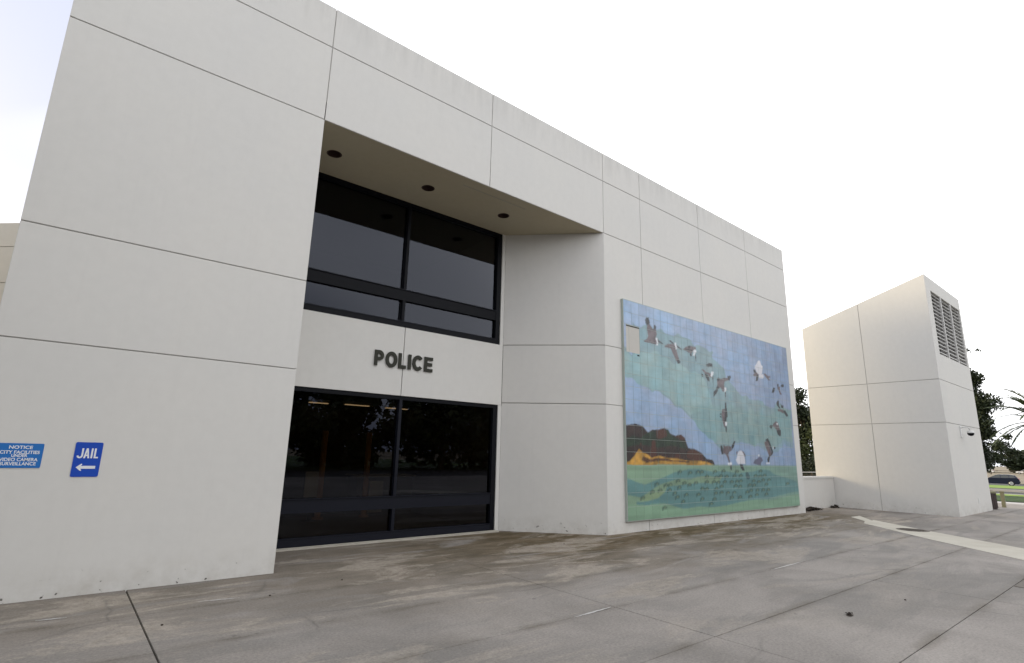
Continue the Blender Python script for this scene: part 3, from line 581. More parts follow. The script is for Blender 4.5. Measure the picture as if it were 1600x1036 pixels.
def paint(X, Y):
    w1 = (vn(X, Y, 1.1, 1) - .5) * .35 + (vn(X, Y, 4, 2) - .5) * .20
    w2 = (vn(X, Y, 1.1, 3) - .5) * .30 + (vn(X, Y, 4, 4) - .5) * .20
    Xw, Yw = X + w1, Y + w2
    col = np.empty(X.shape + (3,))
    t = np.clip((X - MX0) / 8.8, 0, 1)[..., None]
    hz = np.clip((Y - 1.53) / 4, 0, 1)[..., None]
    col[:] = np.array([.285, .385, .545]) * (1 - t) + np.array([.215, .285, .42]) * t
    def lay(poly, c, k=1.0, warp=True):
        mk = inside(poly, Xw if warp else X, Yw if warp else Y)
        cc = np.array(c); col[mk] = col[mk] * (1 - k) + cc * k
    lay(SKY['lb'], (.31, .405, .56), .8); 
    lay(SKY['tb'], (.185, .29, .295), .82)
    lay(SKY['ld'], (.245, .39, .40), .8)
    lay(SKY['tm'], (.175, .30, .29), .5)
    # loose brush texture of the sky
    b1 = vn(X * 2.2, Y * .8, 2.2, 5)[..., None]; b2 = vn(X, Y * 3, 2.6, 6)[..., None]; b3 = vn(X * 5, Y * 1.4, 3, 8)[..., None]; b4 = vn(X * 3, Y * 9, 2, 18)[..., None]
    col *= .76 + .17 * b1 + .12 * b2 + .13 * b3 + .12 * b4
    tb_ = (vn(X * 1.6, Y, 1.7, 21) * .6 + vn(X, Y * 1.5, 4.2, 22) * .4)[..., None] - .5
    col *= 1 + tb_ * np.array([-.30, .02, .16])
    # sea
    hor = 1.527
    sea = Y < hor
    sc = np.array([.215, .335, .225]) * (1 - t) + np.array([.165, .285, .245]) * t
    sc = np.broadcast_to(sc, col.shape)
    col[sea] = sc[sea]
    Xw = X + (vn(X, Y, 1.3, 9) - .5) * .3; Yw = Y + (vn(X, Y, 1.3, 10) - .5) * .10
    for nme, c, k in (('t1', (.085, .21, .225), .85), ('g1', (.20, .34, .225), .75), ('y1', (.24, .32, .16), .6)):
        mk = inside(TER[nme], Xw, Yw) & sea; col[mk] = col[mk] * (1 - k) + np.array(c) * k
    wv = (vn(X * .5, Y * 6, 2, 11) * .26 + vn(X * .8, Y * 14, 2, 12) * .14 + .8)[..., None]
    col[sea] = (col * wv)[sea]
    # headland
    for nme, c in (('mt', (.030, .014, .011)), ('mg', (.013, .026, .012)), ('go', (.42, .225, .035)), ('gd', (.09, .035, .012))):
        mk = inside(TER[nme], X + (w2) * .12, Y + w1 * .12); n_ = (vn(X, Y, 7, 13) * .9 + vn(X, Y, 15, 14) * .5 + .35)[..., None]
        col[mk] = (np.array(c) * n_)[mk]
    mk = inside(TER['mt'], X, Y) & ~inside(TER['go'], X, Y) & (vn(X, Y, 4, 15) > .66); col[mk] = np.array([.07, .022, .012])
    cm = {'b': (.125, .095, .105), 'd': (.018, .020, .026), 'w': (.66, .68, .72), 'g': (.60, .60, .65), 't': (.045, .10, .11), 'v': (.10, .10, .16)}
    for c, poly in BIRDS:
        mk = inside(poly, X, Y); n_ = (vn(X, Y, 12, 16) * .6 + .7)[..., None] if c in 'bd' else np.ones(col.shape[:2] + (1,))
        col[mk] = (np.array(cm[c]) * n_)[mk]
    for fx, fz in FISH:
        ww = .075 + .006 * (fx - 10)
        r = ((X - fx) / ww) ** 2 + ((Y - fz - .008) / .048) ** 2
        tl = (np.abs(X - fx + ww * 1.1) < .024) & (np.abs(Y - fz + .015) < .045)
        mk = ((r < 1) & (Y > fz - .022)) | tl
        hole = r < .14
        col[mk] = col[mk] * .28 + np.array([.02, .06, .05]) * .72
        col[mk & hole] = np.array([.16, .22, .12])
    return col
TS = .3048; nc = 29; nr = 17
tw_, th_ = (MX1 - MX0) / nc, (MZ1 - MZ0) / nr
RES = 12
mt = mat('glazed_tile', (.4, .4, .4), .32, spec=.4); mnt = mt.node_tree
vc = N(mnt, 'ShaderNodeVertexColor'); vc.layer_name = 'glaze'
pz = wpos(mnt)
mnt.links.new(mixc(mnt, .05, vc.outputs[0], ramp(mnt, nz(mnt, pz, 30, 3), (.3, (.1, .15, .2)), (.7, (.6, .65, .7)))), mnt.nodes[BS].inputs['Base Color'])
mnt.links.new(bump(mnt, nz(mnt, pz, 6, 3), .3, .004), mnt.nodes[BS].inputs['Normal'])
rest_v, rest_f, rest_c = [], [], []
NX0, NX1, NZ0, NZ1 = 10.30, 10.815, 4.18, 4.85
gap = .0042
jobs = []
for ic in range(nc):
    for ir in range(nr):
        x0, x1 = MX0 + ic * tw_ + gap, MX0 + (ic + 1) * tw_ - gap; z0, z1 = MZ0 + ir * th_ + gap, MZ0 + (ir + 1) * th_ - gap
        ox = min(x1, NX1) - max(x0, NX0); oz = min(z1, NZ1) - max(z0, NZ0)
        if ox > .02 and oz > .02:               # tiles cut around the bare plaster patch
            xa, xb = max(x0, NX0), min(x1, NX1)
            if x0 < NX0 - .03: jobs.append((ic, x0, NX0, z0, z1))
            if x1 > NX1 + .03: jobs.append((ic, NX1, x1, z0, z1))
            if z0 < NZ0 - .03: jobs.append((ic, xa, xb, z0, NZ0))
            if z1 > NZ1 + .03: jobs.append((ic, xa, xb, NZ1, z1))
        else: jobs.append((ic, x0, x1, z0, z1))
n1 = RES + 1; lin = np.linspace(0, 1, n1)
GX = np.array([[[a0 + (a1 - a0) * s for s in lin] for _ in lin] for _, a0, a1, b0, b1 in jobs]).reshape(len(jobs), -1)
GZ = np.array([[[b0 + (b1 - b0) * t for s in lin] for t in lin] for _, a0, a1, b0, b1 in jobs]).reshape(len(jobs), -1)
acc = 0
for dx in (-.009, .009):
    for dz in (-.008, .008): acc = acc + paint(GX + dx, GZ + dz)
acc = acc / 4
ff = [(j * n1 + i, j * n1 + i + 1, (j + 1) * n1 + i + 1, (j + 1) * n1 + i) for j in range(RES) for i in range(RES)]
crn = [0, RES, n1 * n1 - 1, n1 * RES]; bk = n1 * n1
ff += [(crn[k], bk + k, bk + (k + 1) % 4, crn[(k + 1) % 4]) for k in range(4)]
for jn, job in enumerate(jobs):
    yj = MY + rnd.uniform(-.0006, .0006)
    colr = acc[jn] * rnd.uniform(.94, 1.05)
    P = np.stack([GX[jn], np.full(n1 * n1, yj), GZ[jn]], 1)
    Pk = P[crn].copy(); Pk[:, 1] = MY + .012
    P = np.concatenate([P, Pk]); cc = np.concatenate([colr, colr[crn]]); cc = np.concatenate([cc, np.ones((len(cc), 1))], 1)
    if job[0] < 16:
        me = bpy.data.meshes.new('tile'); me.from_pydata([tuple(v) for v in P.tolist()], [], ff)
        at = me.color_attributes.new('glaze', 'FLOAT_COLOR', 'POINT'); at.data.foreach_set('color', cc.astype('f').ravel())
        link('tile', me, mt, mur)
    else:
        o = len(rest_v); rest_v += [tuple(v) for v in P.tolist()]; rest_f += [tuple(k + o for k in q) for q in ff]; rest_c += cc.tolist()
me = bpy.data.meshes.new('distant_tiles'); me.from_pydata(rest_v, [], rest_f)
at = me.color_attributes.new('glaze', 'FLOAT_COLOR', 'POINT'); at.data.foreach_set('color', np.array(rest_c, 'f').ravel())
tag(link('distant_tiles', me, mt, mur), kind='stuff')
MB().box(NX0, NX1, MY + .002, MY + .0034, NZ0, NZ1).build('bare_patch', M['plaster'], mur)
MB().box(NX0, NX1, MY - .004, MY + .012, NZ1 - .022, NZ1).build('patch_edge', M['letter'], mur)
MB().box(NX0 + .10, NX0 + .112, MY + .001, MY + .0018, NZ0, NZ1 - .03).build('patch_line', M['tile_edge'], mur)
MB().box(NX1 - .10, NX1 - .02, MY - .004, MY + .012, NZ0 - .06, NZ0 - .03).build('chipped_tile', M['frame'], mur)

# ================================================================== vent tower
T = thing('vent_tower', 'tall pale concrete tower with sloping top and louvred vent beyond the mural', 'tower', (0, 0, 0))
tx0, tx1, ty0, ty1, zt, zb = 23.30, 28.19, -3.30, 1.06, 8.42, 7.06
mb = MB(); mb.prism([(tx0 + .02, ty0 + .30), (tx1 - .02, ty0 + .30), (tx1 - .02, ty1), (tx0 + .02, ty1)], -.1, 0, [zt - .02 - .30 * .31, zt - .02 - .30 * .31, zb - .02, zb - .02])
mb.build('wall_core', M['core'], T)
FTl = frame((tx0, ty1, 0), (0, -1, 0)); W = ty1 - ty0; jy = ty1 + 1.08; TZ = (3.09, 4.58)
sl = lambda u: zb + (zt - zb) * u / W
def tp(F, poly, t=.026): return plate('wall_panel', F, poly, t, M['wall'], T)
for u0, u1 in ((0, jy - G), (jy + G, W)):
    tp(FTl, rect(u0, u1, -.05, TZ[0] - G)); tp(FTl, rect(u0, u1, TZ[0] + G, TZ[1] - G))
    tp(FTl, [(u0, TZ[1] + G), (u1, TZ[1] + G), (u1, sl(u1)), (u0, sl(u0))])
FTr = frame((tx0, ty0, 0), (1, 0, 0)); W2 = tx1 - tx0
tp(FTr, rect(.027, W2, -.05, TZ[0] - G)); tp(FTr, rect(.027, W2, TZ[0] + G, TZ[1] - G))
lx0, lx1, lz0, lz1 = .60, 4.66, 5.54, 7.92
flat('wall_panel', FTr, [rect(.027, W2, TZ[1] + G, zt), rect(lx0, lx1, lz0, lz1)], .026, M['wall'], T, z=0)
MB().box(tx0 + .03, tx1 - .01, ty0 + .03, ty0 + .29, -.1, lz0).build('wall_core', M['core'], T)
MB().box(tx0 + .03, tx0 + lx0, ty0 + .03, ty0 + .29, lz0 + .001, zt - .13).build('wall_core', M['wall'], T)
MB().box(tx0 + lx1, tx1 - .01, ty0 + .03, ty0 + .29, lz0 + .001, zt - .13).build('wall_core', M['wall'], T)
MB().box(tx0 + lx0 + .001, tx0 + lx1 - .001, ty0 + .03, ty0 + .29, lz1, zt - .13).build('wall_core', M['wall'], T)
FTe = frame((tx1, ty0, 0), (0, 1, 0))
plate('wall_panel', FTe, [(.027, -.05), (W, -.05), (W, zb), (.027, zt)], .016, M['wall'], T)
lv = MB().box(tx0 + lx0, tx0 + lx1, ty0 + .26, ty0 + .285, lz0, lz1).build('louvre', M['black'], T)  # backing coloured black to stand for the shade inside the vent
nb = 16; cw = (lx1 - lx0 - .26) / 3
blade = None
for c in range(3):
    xx = tx0 + lx0 + c * (cw + .13)
    for k in range(nb):
        zz = lz0 + .035 + (k + .5) * (lz1 - lz0 - .05) / nb
        if blade is None:
            b0 = MB().box(0, cw, -.014, .014, -.026, .026, Matrix.Rotation(R(-28), 4, 'X')); blade = b0.build('blade', M['louvre'], lv); o = blade
        else:
            o = blade.copy(); C.objects.link(o); o.parent = lv
        o.location = (xx, ty0 + .055, zz)
    if c < 2: MB().box(xx + cw, xx + cw + .13, ty0 + .004, ty0 + .22, lz0, lz1).build('louvre_post', M['louvre'], lv)
# flush plate near the foot of the tower
MB().box(26.1, 26.3, ty0 - .006, ty0 + .001, .32, .52).build('service_plate', M['camwhite'], T)

sc = thing('security_camera', 'dome security camera hanging from a short bent arm on the tower', 'security camera', (25.05, ty0, 2.85))
MB().box(-.06, .06, -.03, 0, -.20, .20).build('wall_plate', M['camwhite'], sc)
MB().tube([(0, -.02, .12), (.06, -.12, .16), (.16, -.22, .14), (.20, -.25, .02)], .018, 8).build('arm', M['camwhite'], sc, smooth=True)
mb = MB(); n = 20; prof = [(.0, .04), (.09, .03), (.105, -.01), (.105, -.05)]
def lathe(prof, c, n=20):
    mb = MB()
    for r, z in prof: mb.v += [(c[0] + max(r, .001) * math.cos(2 * math.pi * j / n), c[1] + max(r, .001) * math.sin(2 * math.pi * j / n), c[2] + z) for j in range(n)]
    for k in range(len(prof) - 1):
        for j in range(n): mb.f.append((k * n + j, k * n + (j + 1) % n, (k + 1) * n + (j + 1) % n, (k + 1) * n + j))
    return mb
lathe(prof, (.20, -.25, 0)).build('housing', M['camwhite'], sc, smooth=True)
lathe([(.103, -.048), (.098, -.09), (.075, -.13), (.04, -.15), (0, -.155)], (.20, -.25, 0)).build('dome', M['frame'], sc, smooth=True)

# ================================================================== low wall
lw = thing('low_wall', 'low pale concrete wall closing the gap between building and tower', 'wall', (21.4, .55, 0))
MB().box(-1.81, 1.86, -.12, .14, -.1, 1.06).build('wall_body', M['wall'], lw)
MB().box(-1.81, 1.86, -.14, .18, 1.062, 1.13).build('coping', M['wall'], lw)

# ================================================================== annex on the left
A = thing('annex_building', 'beige concrete building seen past the left edge of the police building', 'building', (-1.75, 9.6, 0))
d = Vector((1, -1, 0)).normalized()
FA = frame((-10.3 + 1.75 + 0, 18.15 - 9.6, 0), d)
LA = 13.3; za = (0, 2.86, 4.05, 5.5, 6.44, 7.08)
mbA = MB(); e = [(-8.55, 8.55), (.85, -.85 + 0), (3.0, 12), (-2, 16)]
nrm = Vector((-1, -1, 0)).normalized()
mbA.prism([(-8.55 + .02, 8.55 + .03), (.83, -.80), (.83 + 0, 14), (-6, 14)], -.1, 7.06)
mbA.build('wall_core', M['core'], A)
for k in range(5):
    for u0, u1 in ((0, 3.1), (3.1, 6.2), (6.2, 9.35), (9.35, 12.5), (12.5, 13.2)):
        plate('wall_panel', FA, rect(u0 + G, u1 - G, za[k] + G, za[k + 1] - (G if k < 4 else 0)), .03, M['annex'], A)

# ================================================================== small things on the pavement
def ring(name, c, r, material, label, cat):
    t = thing(name, label, cat, (c[0], c[1], 0))
    lathe([(r, .0), (r, .010), (r - .05, .010), (r - .05, .004)], (0, 0, 0), 32).build('frame', M['iron'], t)
    mb = MB().cyl((0, 0, -.02), r - .055, .028, 32); mb.build('lid', material, t)
    mb = MB()
    for i in range(-3, 4):
        h = math.sqrt(max(0, (r - .08) ** 2 - (i * .09) ** 2)); mb.box(i * .09 - .012, i * .09 + .012, -h, h, .0085, .013)
    mb.build('lid_ribs', M['iron'], t); return t
ring('manhole_cover', (17.45, -3.52), .36, M['iron'], 'round iron manhole cover at the edge of the pale concrete strip', 'manhole cover')
t = thing('utility_cover', 'dark square utility cover at the right edge of the pavement', 'utility cover', (11.35, -6.72, 0))
MB().box(-.42, .42, -.28, .28, -.02, .007).build('lid', M['iron'], t)
MB().box(-.45, .45, -.31, -.281, -.02, .009).build('frame', M['kerb'], t)
def crumbs(name, label, cat, c, n, sx, sy, h, s, group=None):
    mb = MB(); q = random.Random(n)
    for i in range(n):
        x, y = q.gauss(0, sx / 2), q.gauss(0, sy / 2); zz = max(0, h * q.random() * (1 - min(1, abs(x) / sx)))
        Mx = Matrix.Translation((x, y, zz + .006)) @ Matrix.Rotation(q.uniform(0, 6.3), 4, 'Z') @ Matrix.Rotation(q.uniform(-.7, .7), 4, 'X') @ Matrix.Rotation(q.uniform(-.5, .5), 4, 'Y')
        w = s * q.uniform(.5, 1.2); k = len(mb.v)
        P = [(-w, 0, 0), (-.2 * w, -.5 * w, .15 * w), (w, 0, 0), (-.1 * w, .5 * w, .15 * w)]
        mb.v += [tuple(Mx @ Vector(p)) for p in P]; mb.f += [(k, k + 1, k + 2), (k, k + 2, k + 3)]
    o = mb.build(name, M['litter'], None, fix=False); o.location = c; tag(o, label, cat, group); return o
crumbs('leaf_clump', 'small dark clump of dead leaves lying on the open pavement', 'leaf litter', (7.24, -5.58, 0), 26, .055, .03, .03, .028)
crumbs('leaf_pile', 'dark drift of leaves on the ground against the low wall', 'leaf litter', (20.75, .30, 0), 190, .75, .14, .10, .07)
crumbs('leaf_pile', 'small dark leaf heap in the corner of low wall and tower', 'leaf litter', (22.75, .28, 0), 70, .3, .12, .12, .07)
for i, (x, y, l) in enumerate([(1.05, -1.75, 'pebble beside the long pavement joint under the jail sign'), (8.6, -5.75, 'pebble right of the dark leaf clump'), (7.9, -.35, 'pebble at the foot of the splayed jamb'), (2.2, -1.2, 'pebble near the left corner of the recess'), (3.2, -.9, 'pebble in front of the left ground floor window')]):
    mb = lathe([(0, 0), (.011, .002), (.014, .007), (.009, .012), (0, .014)], (0, 0, 0), 7); o = mb.build('pebble', M['litter']); o.location = (x, y, 0); tag(o, 'tiny dark ' + l, 'pebble', 'loose pebbles')

# litter bin past the tower
t = thing('litter_bin', 'brown ribbed litter bin standing just past the right corner of the tower', 'bin', (28.95, -3.05, 0))
lathe([(.24, 0), (.27, .02), (.27, .62), (.24, .68), (.20, .70), (.0, .70)], (0, 0, 0), 24).build('drum', M['binbrown'], t, smooth=False)
mb = MB()
for i in range(24):
    a = 2 * math.pi * i / 24; mb.box(-.02, .02, .265, .285, .05, .60, Matrix.Rotation(a, 4, 'Z'))
mb.build('slats', M['binbrown'], t)
lathe([(.285, .60), (.295, .61), (.295, .67), (.22, .69)], (0, 0, 0), 24).build('rim', M['binpost'], t)
t = thing('short_post', 'short olive timber post beside the litter bin', 'post', (30.6, -3.25, 0))
MB().box(-.06, .06, -.06, .06, -.05, .60).build('shaft', M['binpost'], t)
MB().box(-.075, .075, -.075, .075, .60, .64).build('cap', M['binpost'], t)

# ================================================================== cars
def make_car(paint, label, loc, rz, group=None):
    """nose towards +X locally"""
    t = thing('parked_car', label, 'car', loc, rz, group)
    prof = [(-2.15, .32), (-2.2, .62), (-2.12, .95), (-1.98, 1.08), (-.2, 1.02), (.85, .97), (1.75, .82), (2.12, .68), (2.2, .45), (2.1, .25), (-2.05, .25)]
    bm = bmesh.new()
    rows = []
    for yy, sc_ in ((-.88, .965), (-.80, 1.0), (.80, 1.0), (.88, .965)):
        rows.append([bm.verts.new((x * (1 if sc_ == 1 else .985), yy, z if z < .5 or sc_ == 1 else z * .965)) for x, z in prof])
    n = len(prof)
    for a, b in zip(rows[:-1], rows[1:]):
        for i in range(n): bm.faces.new((a[i], a[(i + 1) % n], b[(i + 1) % n], b[i]))
    bm.faces.new(rows[0][::-1]); bm.faces.new(rows[-1])
    bmesh.ops.recalc_face_normals(bm, faces=bm.faces)
    bmesh.ops.bevel(bm, geom=[e for e in bm.edges if e.calc_length() > .3], offset=.04, segments=2, affect='EDGES')
    me = bpy.data.meshes.new('body'); bm.to_mesh(me); bm.free(); link('body', me, paint, t)
    lo = [(-1.98, 1.03), (.95, .96)]; hi = [(-1.62, 1.42), (-1.1, 1.475), (-.2, 1.46), (.15, 1.40)]
    mb = MB(); P = [(-2.02, .80, 1.03), (.98, .80, .94), (.12, .62, 1.39), (-.25, .62, 1.455), (-1.15, .62, 1.47), (-1.72, .62, 1.40)]
    mb.v = [(x, -y, z) for x, y, z in P] + P
    mb.f = [(5, 4, 3, 2, 1, 0), (6, 7, 8, 9, 10, 11)] + [(k, (k + 1) % 6, 6 + (k + 1) % 6, 6 + k) for k in range(6)]
    cab = mb.build('cabin', paint, t)
    for sy in (-1, 1):
        for xa, xb, xc, xd in ((.80, -.28, -.28, .10), (-.36, -1.15, -1.12, -.36), (-1.22, -1.80, -1.60, -1.20)):
            mb = MB(); yl, yh = sy * .795, sy * .645
            mb.v = [(xa, yl + sy * .012, 1.0), (xb, yl + sy * .012, 1.01), (xc, yh + sy * .012, 1.39), (xd, yh + sy * .012, 1.37)]
            mb.v += [(x, y - sy * .02, z) for x, y, z in mb.v]; mb.f = [(0, 1, 2, 3), (7, 6, 5, 4), (0, 4, 5, 1), (1, 5, 6, 2), (2, 6, 7, 3), (3, 7, 4, 0)]
            mb.build('side_window', M['carglass'], cab)
    mb = MB(); mb.v = [(.93, -.70, .975), (.93, .70, .975), (.16, .56, 1.385), (.16, -.56, 1.385)]; mb.v = [(x + .012, y, z + .012) for x, y, z in mb.v]; mb.f = [(0, 1, 2, 3)]; mb.build('windscreen', M['carglass'], cab)
    mb = MB(); mb.v = [(-2.0, -.68, 1.06), (-2.0, .68, 1.06), (-1.74, .55, 1.38), (-1.74, -.55, 1.38)]; mb.v = [(x - .012, y, z + .005) for x, y, z in mb.v]; mb.f = [(0, 3, 2, 1)]; mb.build('rear_window', M['carglass'], cab)
    for x in (-1.32, 1.36):
        for sy in (-1, 1):
            w = MB().tube([(x, sy * .72, .32), (x, sy * .90, .32)], .325, 22).build('wheel', M['rubber'], t)
            MB().tube([(x, sy * .895, .32), (x, sy * .912, .32)], [.23, .20], 16).build('rim', M['rim'], w)
    for sy in (-1, 1):
        MB().box(-2.19, -1.95, sy * .62 - .17, sy * .62 + .17, .84, 1.04).build('tail_light', M['lamp_red'], t)
        MB().box(1.95, 2.13, sy * .60 - .16, sy * .60 + .16, .60, .74).build('headlight', M['rim'], t)
    MB().box(-2.22, -2.17, -.75, .75, .40, .58).build('bumper', M['rubber'], t)
    return t
def copy_tree(o, parent=None):
    c = o.copy(); C.objects.link(c)
    if parent is not None: c.parent = parent
    for ch in list(o.children): copy_tree(ch, c)
    return c
make_car(M['carnavy'], 'dark navy hatchback parked across the street beyond the lawn', (99.3, 8.2, -.98), R(97))
g = make_car(M['carwhite'], 'distant white car in the far lot, seen above the navy car', (232, 33, -.92), R(92), 'cars parked in the far lot')
c2 = copy_tree(g); c2.location = (236, 24, -.92); c2['label'] = 'distant white car in the far lot, right of the navy car roof'
c3 = make_car(M['carsilver'], 'distant silver car in the far lot nearest the tower', (228, 42, -.92), R(95), 'cars parked in the far lot')

fc = thing('field_fence', 'low dark rail fence running across the dry field behind the navy car', 'fence', (205, 20, -.92))
for z in (.55, 1.05): MB().box(-.05, .05, -60, 60, z, z + .10).build('rail', M['bark'], fc)
for i in range(-8, 9): MB().box(-.09, .09, i * 7 - .12, i * 7 + .12, 0, 1.3).build('post', M['bark'], fc)

# ================================================================== trees
def leaves(n, clusters, size, seed, flatk=.75):
    q = np.random.RandomState(seed); W_ = np.array([c[3] ** 2.2 for c in clusters]); W_ /= W_.sum()
    idx = q.choice(len(clusters), n, p=W_); cl = np.array(clusters)[idx]
    d = q.normal(size=(n, 3)); d /= np.linalg.norm(d, axis=1)[:, None]
    rr = cl[:, 3:4] * q.rand(n, 1) ** .42 * (1 + .25 * q.normal(size=(n, 1)) * (q.rand(n, 1) > .7))
    c = cl[:, :3] + d * rr * np.array([1, 1, flatk])
    a = q.normal(size=(n, 3)); a /= np.linalg.norm(a, axis=1)[:, None]
    b = np.cross(a, q.normal(size=(n, 3))); b /= np.linalg.norm(b, axis=1)[:, None]
    s = size * (.6 + .8 * q.rand(n, 1))
    P = np.stack([c - a * s, c - b * s * .5, c + a * s, c + b * s * .5], 1).reshape(-1, 3)
    return P, np.arange(4 * n).reshape(n, 4)
def leafmesh(name, P, Fq, material, parent):
    me = bpy.data.meshes.new(name); me.vertices.add(len(P)); me.vertices.foreach_set('co', P.astype('f').ravel())
    me.loops.add(Fq.size); me.polygons.add(len(Fq)); me.loops.foreach_set('vertex_index', Fq.astype('i').ravel())
    me.polygons.foreach_set('loop_start', np.arange(0, Fq.size, 4, dtype='i')); me.update(calc_edges=True); me.validate()
    me.materials.append(material); return link(name, me, None, parent)
def tree(name, label, loc, h, clusters, n, size, material, trunk_r=.25, seed=1, group=None, flatk=.75, cat='tree'):
    t = thing(name, label, cat, loc, 0, group); q = random.Random(seed)
    mb = MB(); top = clusters[0]
    mb.tube([(0, 0, -.3), (q.uniform(-.1, .1), q.uniform(-.1, .1), h * .18), (top[0] * .3, top[1] * .3, h * .4), (top[0] * .8, top[1] * .8, h * .85)], [trunk_r * 1.25, trunk_r, trunk_r * .8, trunk_r * .2], 9)
    mb.build('trunk', M['bark'], t, smooth=True)
    lb = MB()
    for c in clusters[:26]:
        s0 = Vector((top[0] * .25, top[1] * .25, h * q.uniform(.22, .5))); e0 = Vector(c[:3]); mid = s0.lerp(e0, .5) + Vector((q.uniform(-.3, .3), q.uniform(-.3, .3), q.uniform(0, .4)))
        lb.tube([s0, mid, e0], [trunk_r * .4, trunk_r * .22, .02], 5)
    lb.build('limbs', M['bark'], t, smooth=True)
    P, Fq = leaves(n, clusters, size, seed, flatk); leafmesh('crown', P, Fq, material, t); return t
def blobs(q, n, r, z0, z1, cr0, cr1, sh=1.0):
    o = []
    for i in range(n):
        z = q.uniform(z0, z1); k = 1 - ((z - (z0 + z1) / 2) / ((z1 - z0) / 2)) ** 2 * .75
        a = q.uniform(0, 6.28); rr = r * k * q.random() ** .5 * sh; o.append((math.cos(a) * rr, math.sin(a) * rr, z, q.uniform(cr0, cr1)))
    return o
q = random.Random(5)
cl = [(.5, .6, 9.0, 1.4)] + blobs(q, 34, 3.3, 1.6, 10.3, .5, 1.25) + [(-1, -3.0, 5.3, .4), (-1, -3.4, 3.4, .6), (0, -3.8, 4.3, .35), (0, -2.2, 11.6, .32), (0, -1.9, 11.4, .3), (0, -2.9, 11.5, .2)] + [(0, -1.5 - .09 * i, 8.9 - .6 * i, .8) for i in range(8)] + [(.8, -.6 - .1 * i, 8.6 - .7 * i, 1.2) for i in range(10)] + [(0, -1.3 - .35 * i, 9.9 - .25 * i, .75) for i in range(4)] + [(.3, -1.9 - .1 * i, 8.8 - .8 * i, .85) for i in range(6)] + [(0, -3.2, 3.6, .7), (0, -3.9, 3.0, .6), (0, -2.4, 4.6, .8)]
tree('large_tree', 'tall dark ragged tree rising behind the right edge of the vent tower', (59, 4.3, -.35), 10.5, cl, 44000, .115, M['leaf'], .38, 11)
q = random.Random(8)
cl = [(0, 0, 4.8, .9)] + blobs(q, 15, 1.9, 3.3, 6.0, .25, .75)
tree('gap_tree', 'dark open tree with sky showing through, between building and tower', (37.2, 7.2, 0), 5.5, cl, 5200, .10, M['leaf'], .14, 12)
cl = [(0, 0, 2.3, .9)] + blobs(q, 16, 2.0, .7, 3.3, .5, .95)
tree('gap_shrub', 'dense olive shrub below the open tree between building and tower', (35.8, 6.4, 0), 2.8, cl, 9000, .085, M['leaf2'], .10, 13, cat='shrub')
# clipped hedge closing the gap
hd = thing('gap_hedge', 'dark hedge behind the low wall, in the gap before the tower', 'hedge', (33.2, 6.5, 0))
P, Fq = leaves(14000, [(q.uniform(-.5, .5), q.uniform(-5.5, 5.5), q.uniform(.2, 1.7), .5) for _ in range(70)], .07, 31, .9)
leafmesh('foliage', P, Fq, M['leaf'], hd)
fr = thing('yard_railing', 'low pale railing just behind the low wall in the gap', 'railing', (27.2, 3.4, 0))
MB().box(-3, 3, -.03, .03, 1.12, 1.17).build('rail', M['kerb'], fr); MB().box(-3, 3, -.03, .03, 1.00, 1.03).build('rail', M['bark'], fr)
for x in (-2.9, -1.45, 0, 1.45, 2.9): MB().box(x - .03, x + .03, -.025, .025, -.02, 1.119).build('post', M['bark'], fr)
# far row
pos = [(262, 66), (255, 55), (268, 46), (252, 38), (262, 29), (256, 20), (266, 11), (254, 2), (263, -8), (256, -19), (265, -31), (255, -44)]
for i, (x, y) in enumerate(pos):
    q = random.Random(40 + i); hh = [10.5, 11.2, 10.0, 9.4, 8.6, 9.6, 9.0, 10.8, 9.5, 9.0, 10.2, 9.6][i]
    cl = [(0, 0, hh * .6, 3.4)] + blobs(q, 16, 6.2, .8, hh - 1, 1.5, 2.9)
    tree('distant_tree', 'dark rounded tree in the far row, ' + ('leftmost, behind the tower', 'next to the leftmost', 'third from the left', 'left of the palm trunk', 'over the left end of the navy car', 'over the middle of the navy car', 'over the rear of the navy car', 'behind the palm crown', 'at the right edge of the photo', 'just outside the right edge', 'second outside the right edge', 'furthest right')[i], (x, y, -1), hh, cl, 2600, .55, M['leaf'], .4, 60 + i, 'far row of trees across the field')
# trees behind the photographer, seen mirrored in the ground floor glass
lt = []
for i in range(3):
    q = random.Random(80 + i); hh = (9.5, 10.5, 8.8)[i]; cl = [(0, 0, hh * .62, 2.4)] + blobs(q, 30, 6.0, .9, hh - 1, 1.3, 2.4)
    lt.append(tree('lawn_tree', 'dark broad tree on the lawn facing the police building', (-46 + i * 8.4, -38 + (i % 2) * 3, 0), hh, cl, 6000, .34, M['leaf'], .3, 90 + i, 'trees on the lawn opposite the building'))
for i in range(3, 17):
    c = copy_tree(lt[i % 3]); c.location = (-46 + i * 8.4, -38 + (i % 2) * 3 - (i % 3), 0); c.rotation_euler.z = i * 1.7

for i, (x, y, l) in enumerate([(-8.3, -9.5, 'added unseen tree left of and behind the photographer, dimming the left wall'), (-8.2, -2.6, 'added unseen tree off the left corner of the police building, dimming the wall'), (-5.6, 5.2, 'added unseen tree between police building and annex, blocking low sun')]):  # out-of-view trees added to darken the left wall and block sun there
    q = random.Random(120 + i); cl = [(0, 0, 5.4, 2.2)] + blobs(q, 30 if i < 2 else 44, 4.6 if i < 2 else 2.6, 2.4 if i < 2 else 1.0, 7.8 if i < 2 else 9.5, 1.2 if i < 2 else .9, 2.2 if i < 2 else 1.5)
    tree('added_shade_tree', l, (x, y, 0), 10, cl, 9000, .24, M['leaf'], .34, 130 + i, 'unseen trees added to shade the left side')

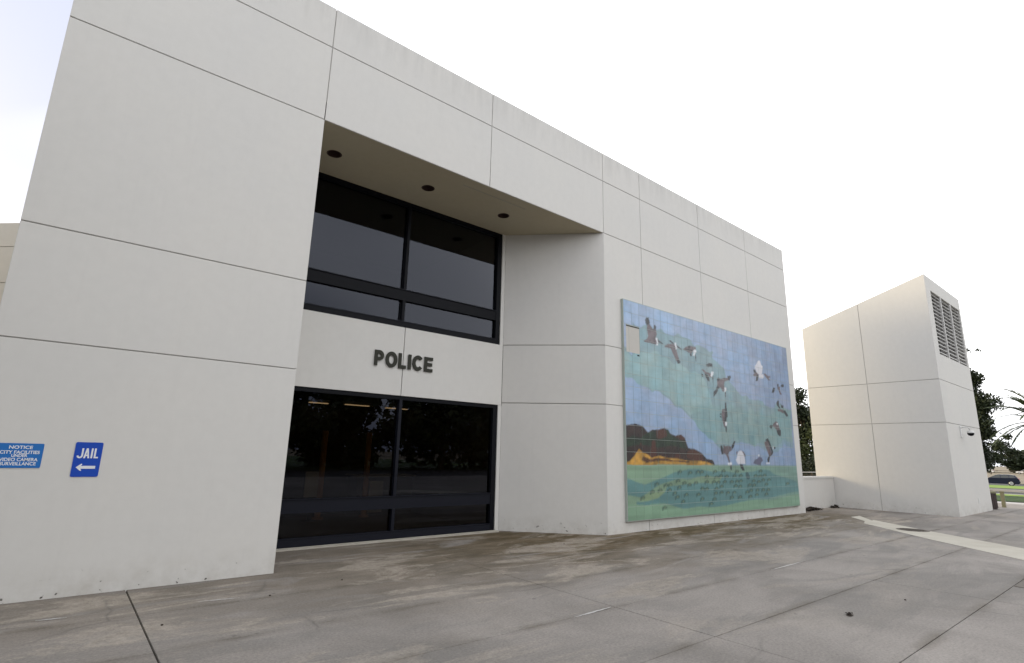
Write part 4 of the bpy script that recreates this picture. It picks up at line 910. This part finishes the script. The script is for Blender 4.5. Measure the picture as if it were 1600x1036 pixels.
# palm
pm = thing('palm_tree', 'palm with long arching fronds at the right edge beyond the tower', 'palm tree', (40.3, -3.85, 0))
mb = MB(); mb.tube([(0, 0, -.2), (.03, 0, 1.2), (0, .02, 2.6), (0, 0, 3.9)], [.34, .27, .25, .30], 14).build('trunk', M['bark'], pm)
sk_ = MB()
for i in range(60):
    a = i * 2.4; z = .3 + i * .058; sk_.box(-.05, .05, .25, .33, -.04, .07, Matrix.Translation((0, 0, z)) @ Matrix.Rotation(a, 4, 'Z') @ Matrix.Rotation(-.35, 4, 'X'))
sk_.build('trunk_scales', M['bark'], pm)
def frond_mesh(L, rise, droop, seed):
    q = random.Random(seed); mb = MB(); n = 15; pts = []
    for i in range(n + 1):
        s = i / n; pts.append(Vector((L * (s - .12 * s * s), 0, rise * s - droop * s * s)))
    mb.tube(pts, [.03 * (1 - .85 * i / n) for i in range(n + 1)], 5)
    m_ = 40
    for i in range(6, m_):
        s = i / m_ * n; k = min(int(s), n - 1); p = pts[k].lerp(pts[k + 1], s - k); d = (pts[k + 1] - pts[k]).normalized()
        for sy in (-1, 1):
            ll = .46 * math.sin(math.pi * (.12 + .86 * i / m_)) ** .6 * q.uniform(.85, 1.1)
            dr = (d * 1.1 + Vector((0, sy * .55, 0)) + Vector((0, 0, .18 + q.uniform(-.12, .12)))).normalized()
            e_ = p + dr * ll + Vector((0, 0, -.12 * ll)); wv = Vector((0, 0, 1)).cross(dr).normalized() * .016
            j = len(mb.v); mb.v += [tuple(p - wv), tuple(p + wv), tuple(p.lerp(e_, .6) + wv * 1.2), tuple(e_), tuple(p.lerp(e_, .6) - wv * 1.2)]
            mb.f.append((j, j + 1, j + 2, j + 3, j + 4))
    return mb
protos = []
for k, (L, ri, dr) in enumerate([(3.0, 1.1, 1.6), (3.2, .6, 1.3), (2.8, 1.6, 1.6), (2.6, .1, 1.3)]):
    protos.append(frond_mesh(L, ri, dr, k))
meshes = []
for k, mbk in enumerate(protos):
    o = mbk.build('frond', M['palm'], pm, fix=False); o.location = (0, 0, 3.95); o.rotation_euler = (0, 0, k * 1.1); meshes.append(o)
q = random.Random(3)
for i in range(34):
    src = meshes[i % 4]; o = src.copy(); C.objects.link(o); o.parent = pm
    o.location = (0, 0, 3.95); o.rotation_euler = (q.uniform(-.15, .15), -q.uniform(-.25, 1.0) * (i % 4 != 3), i * 2.39996)
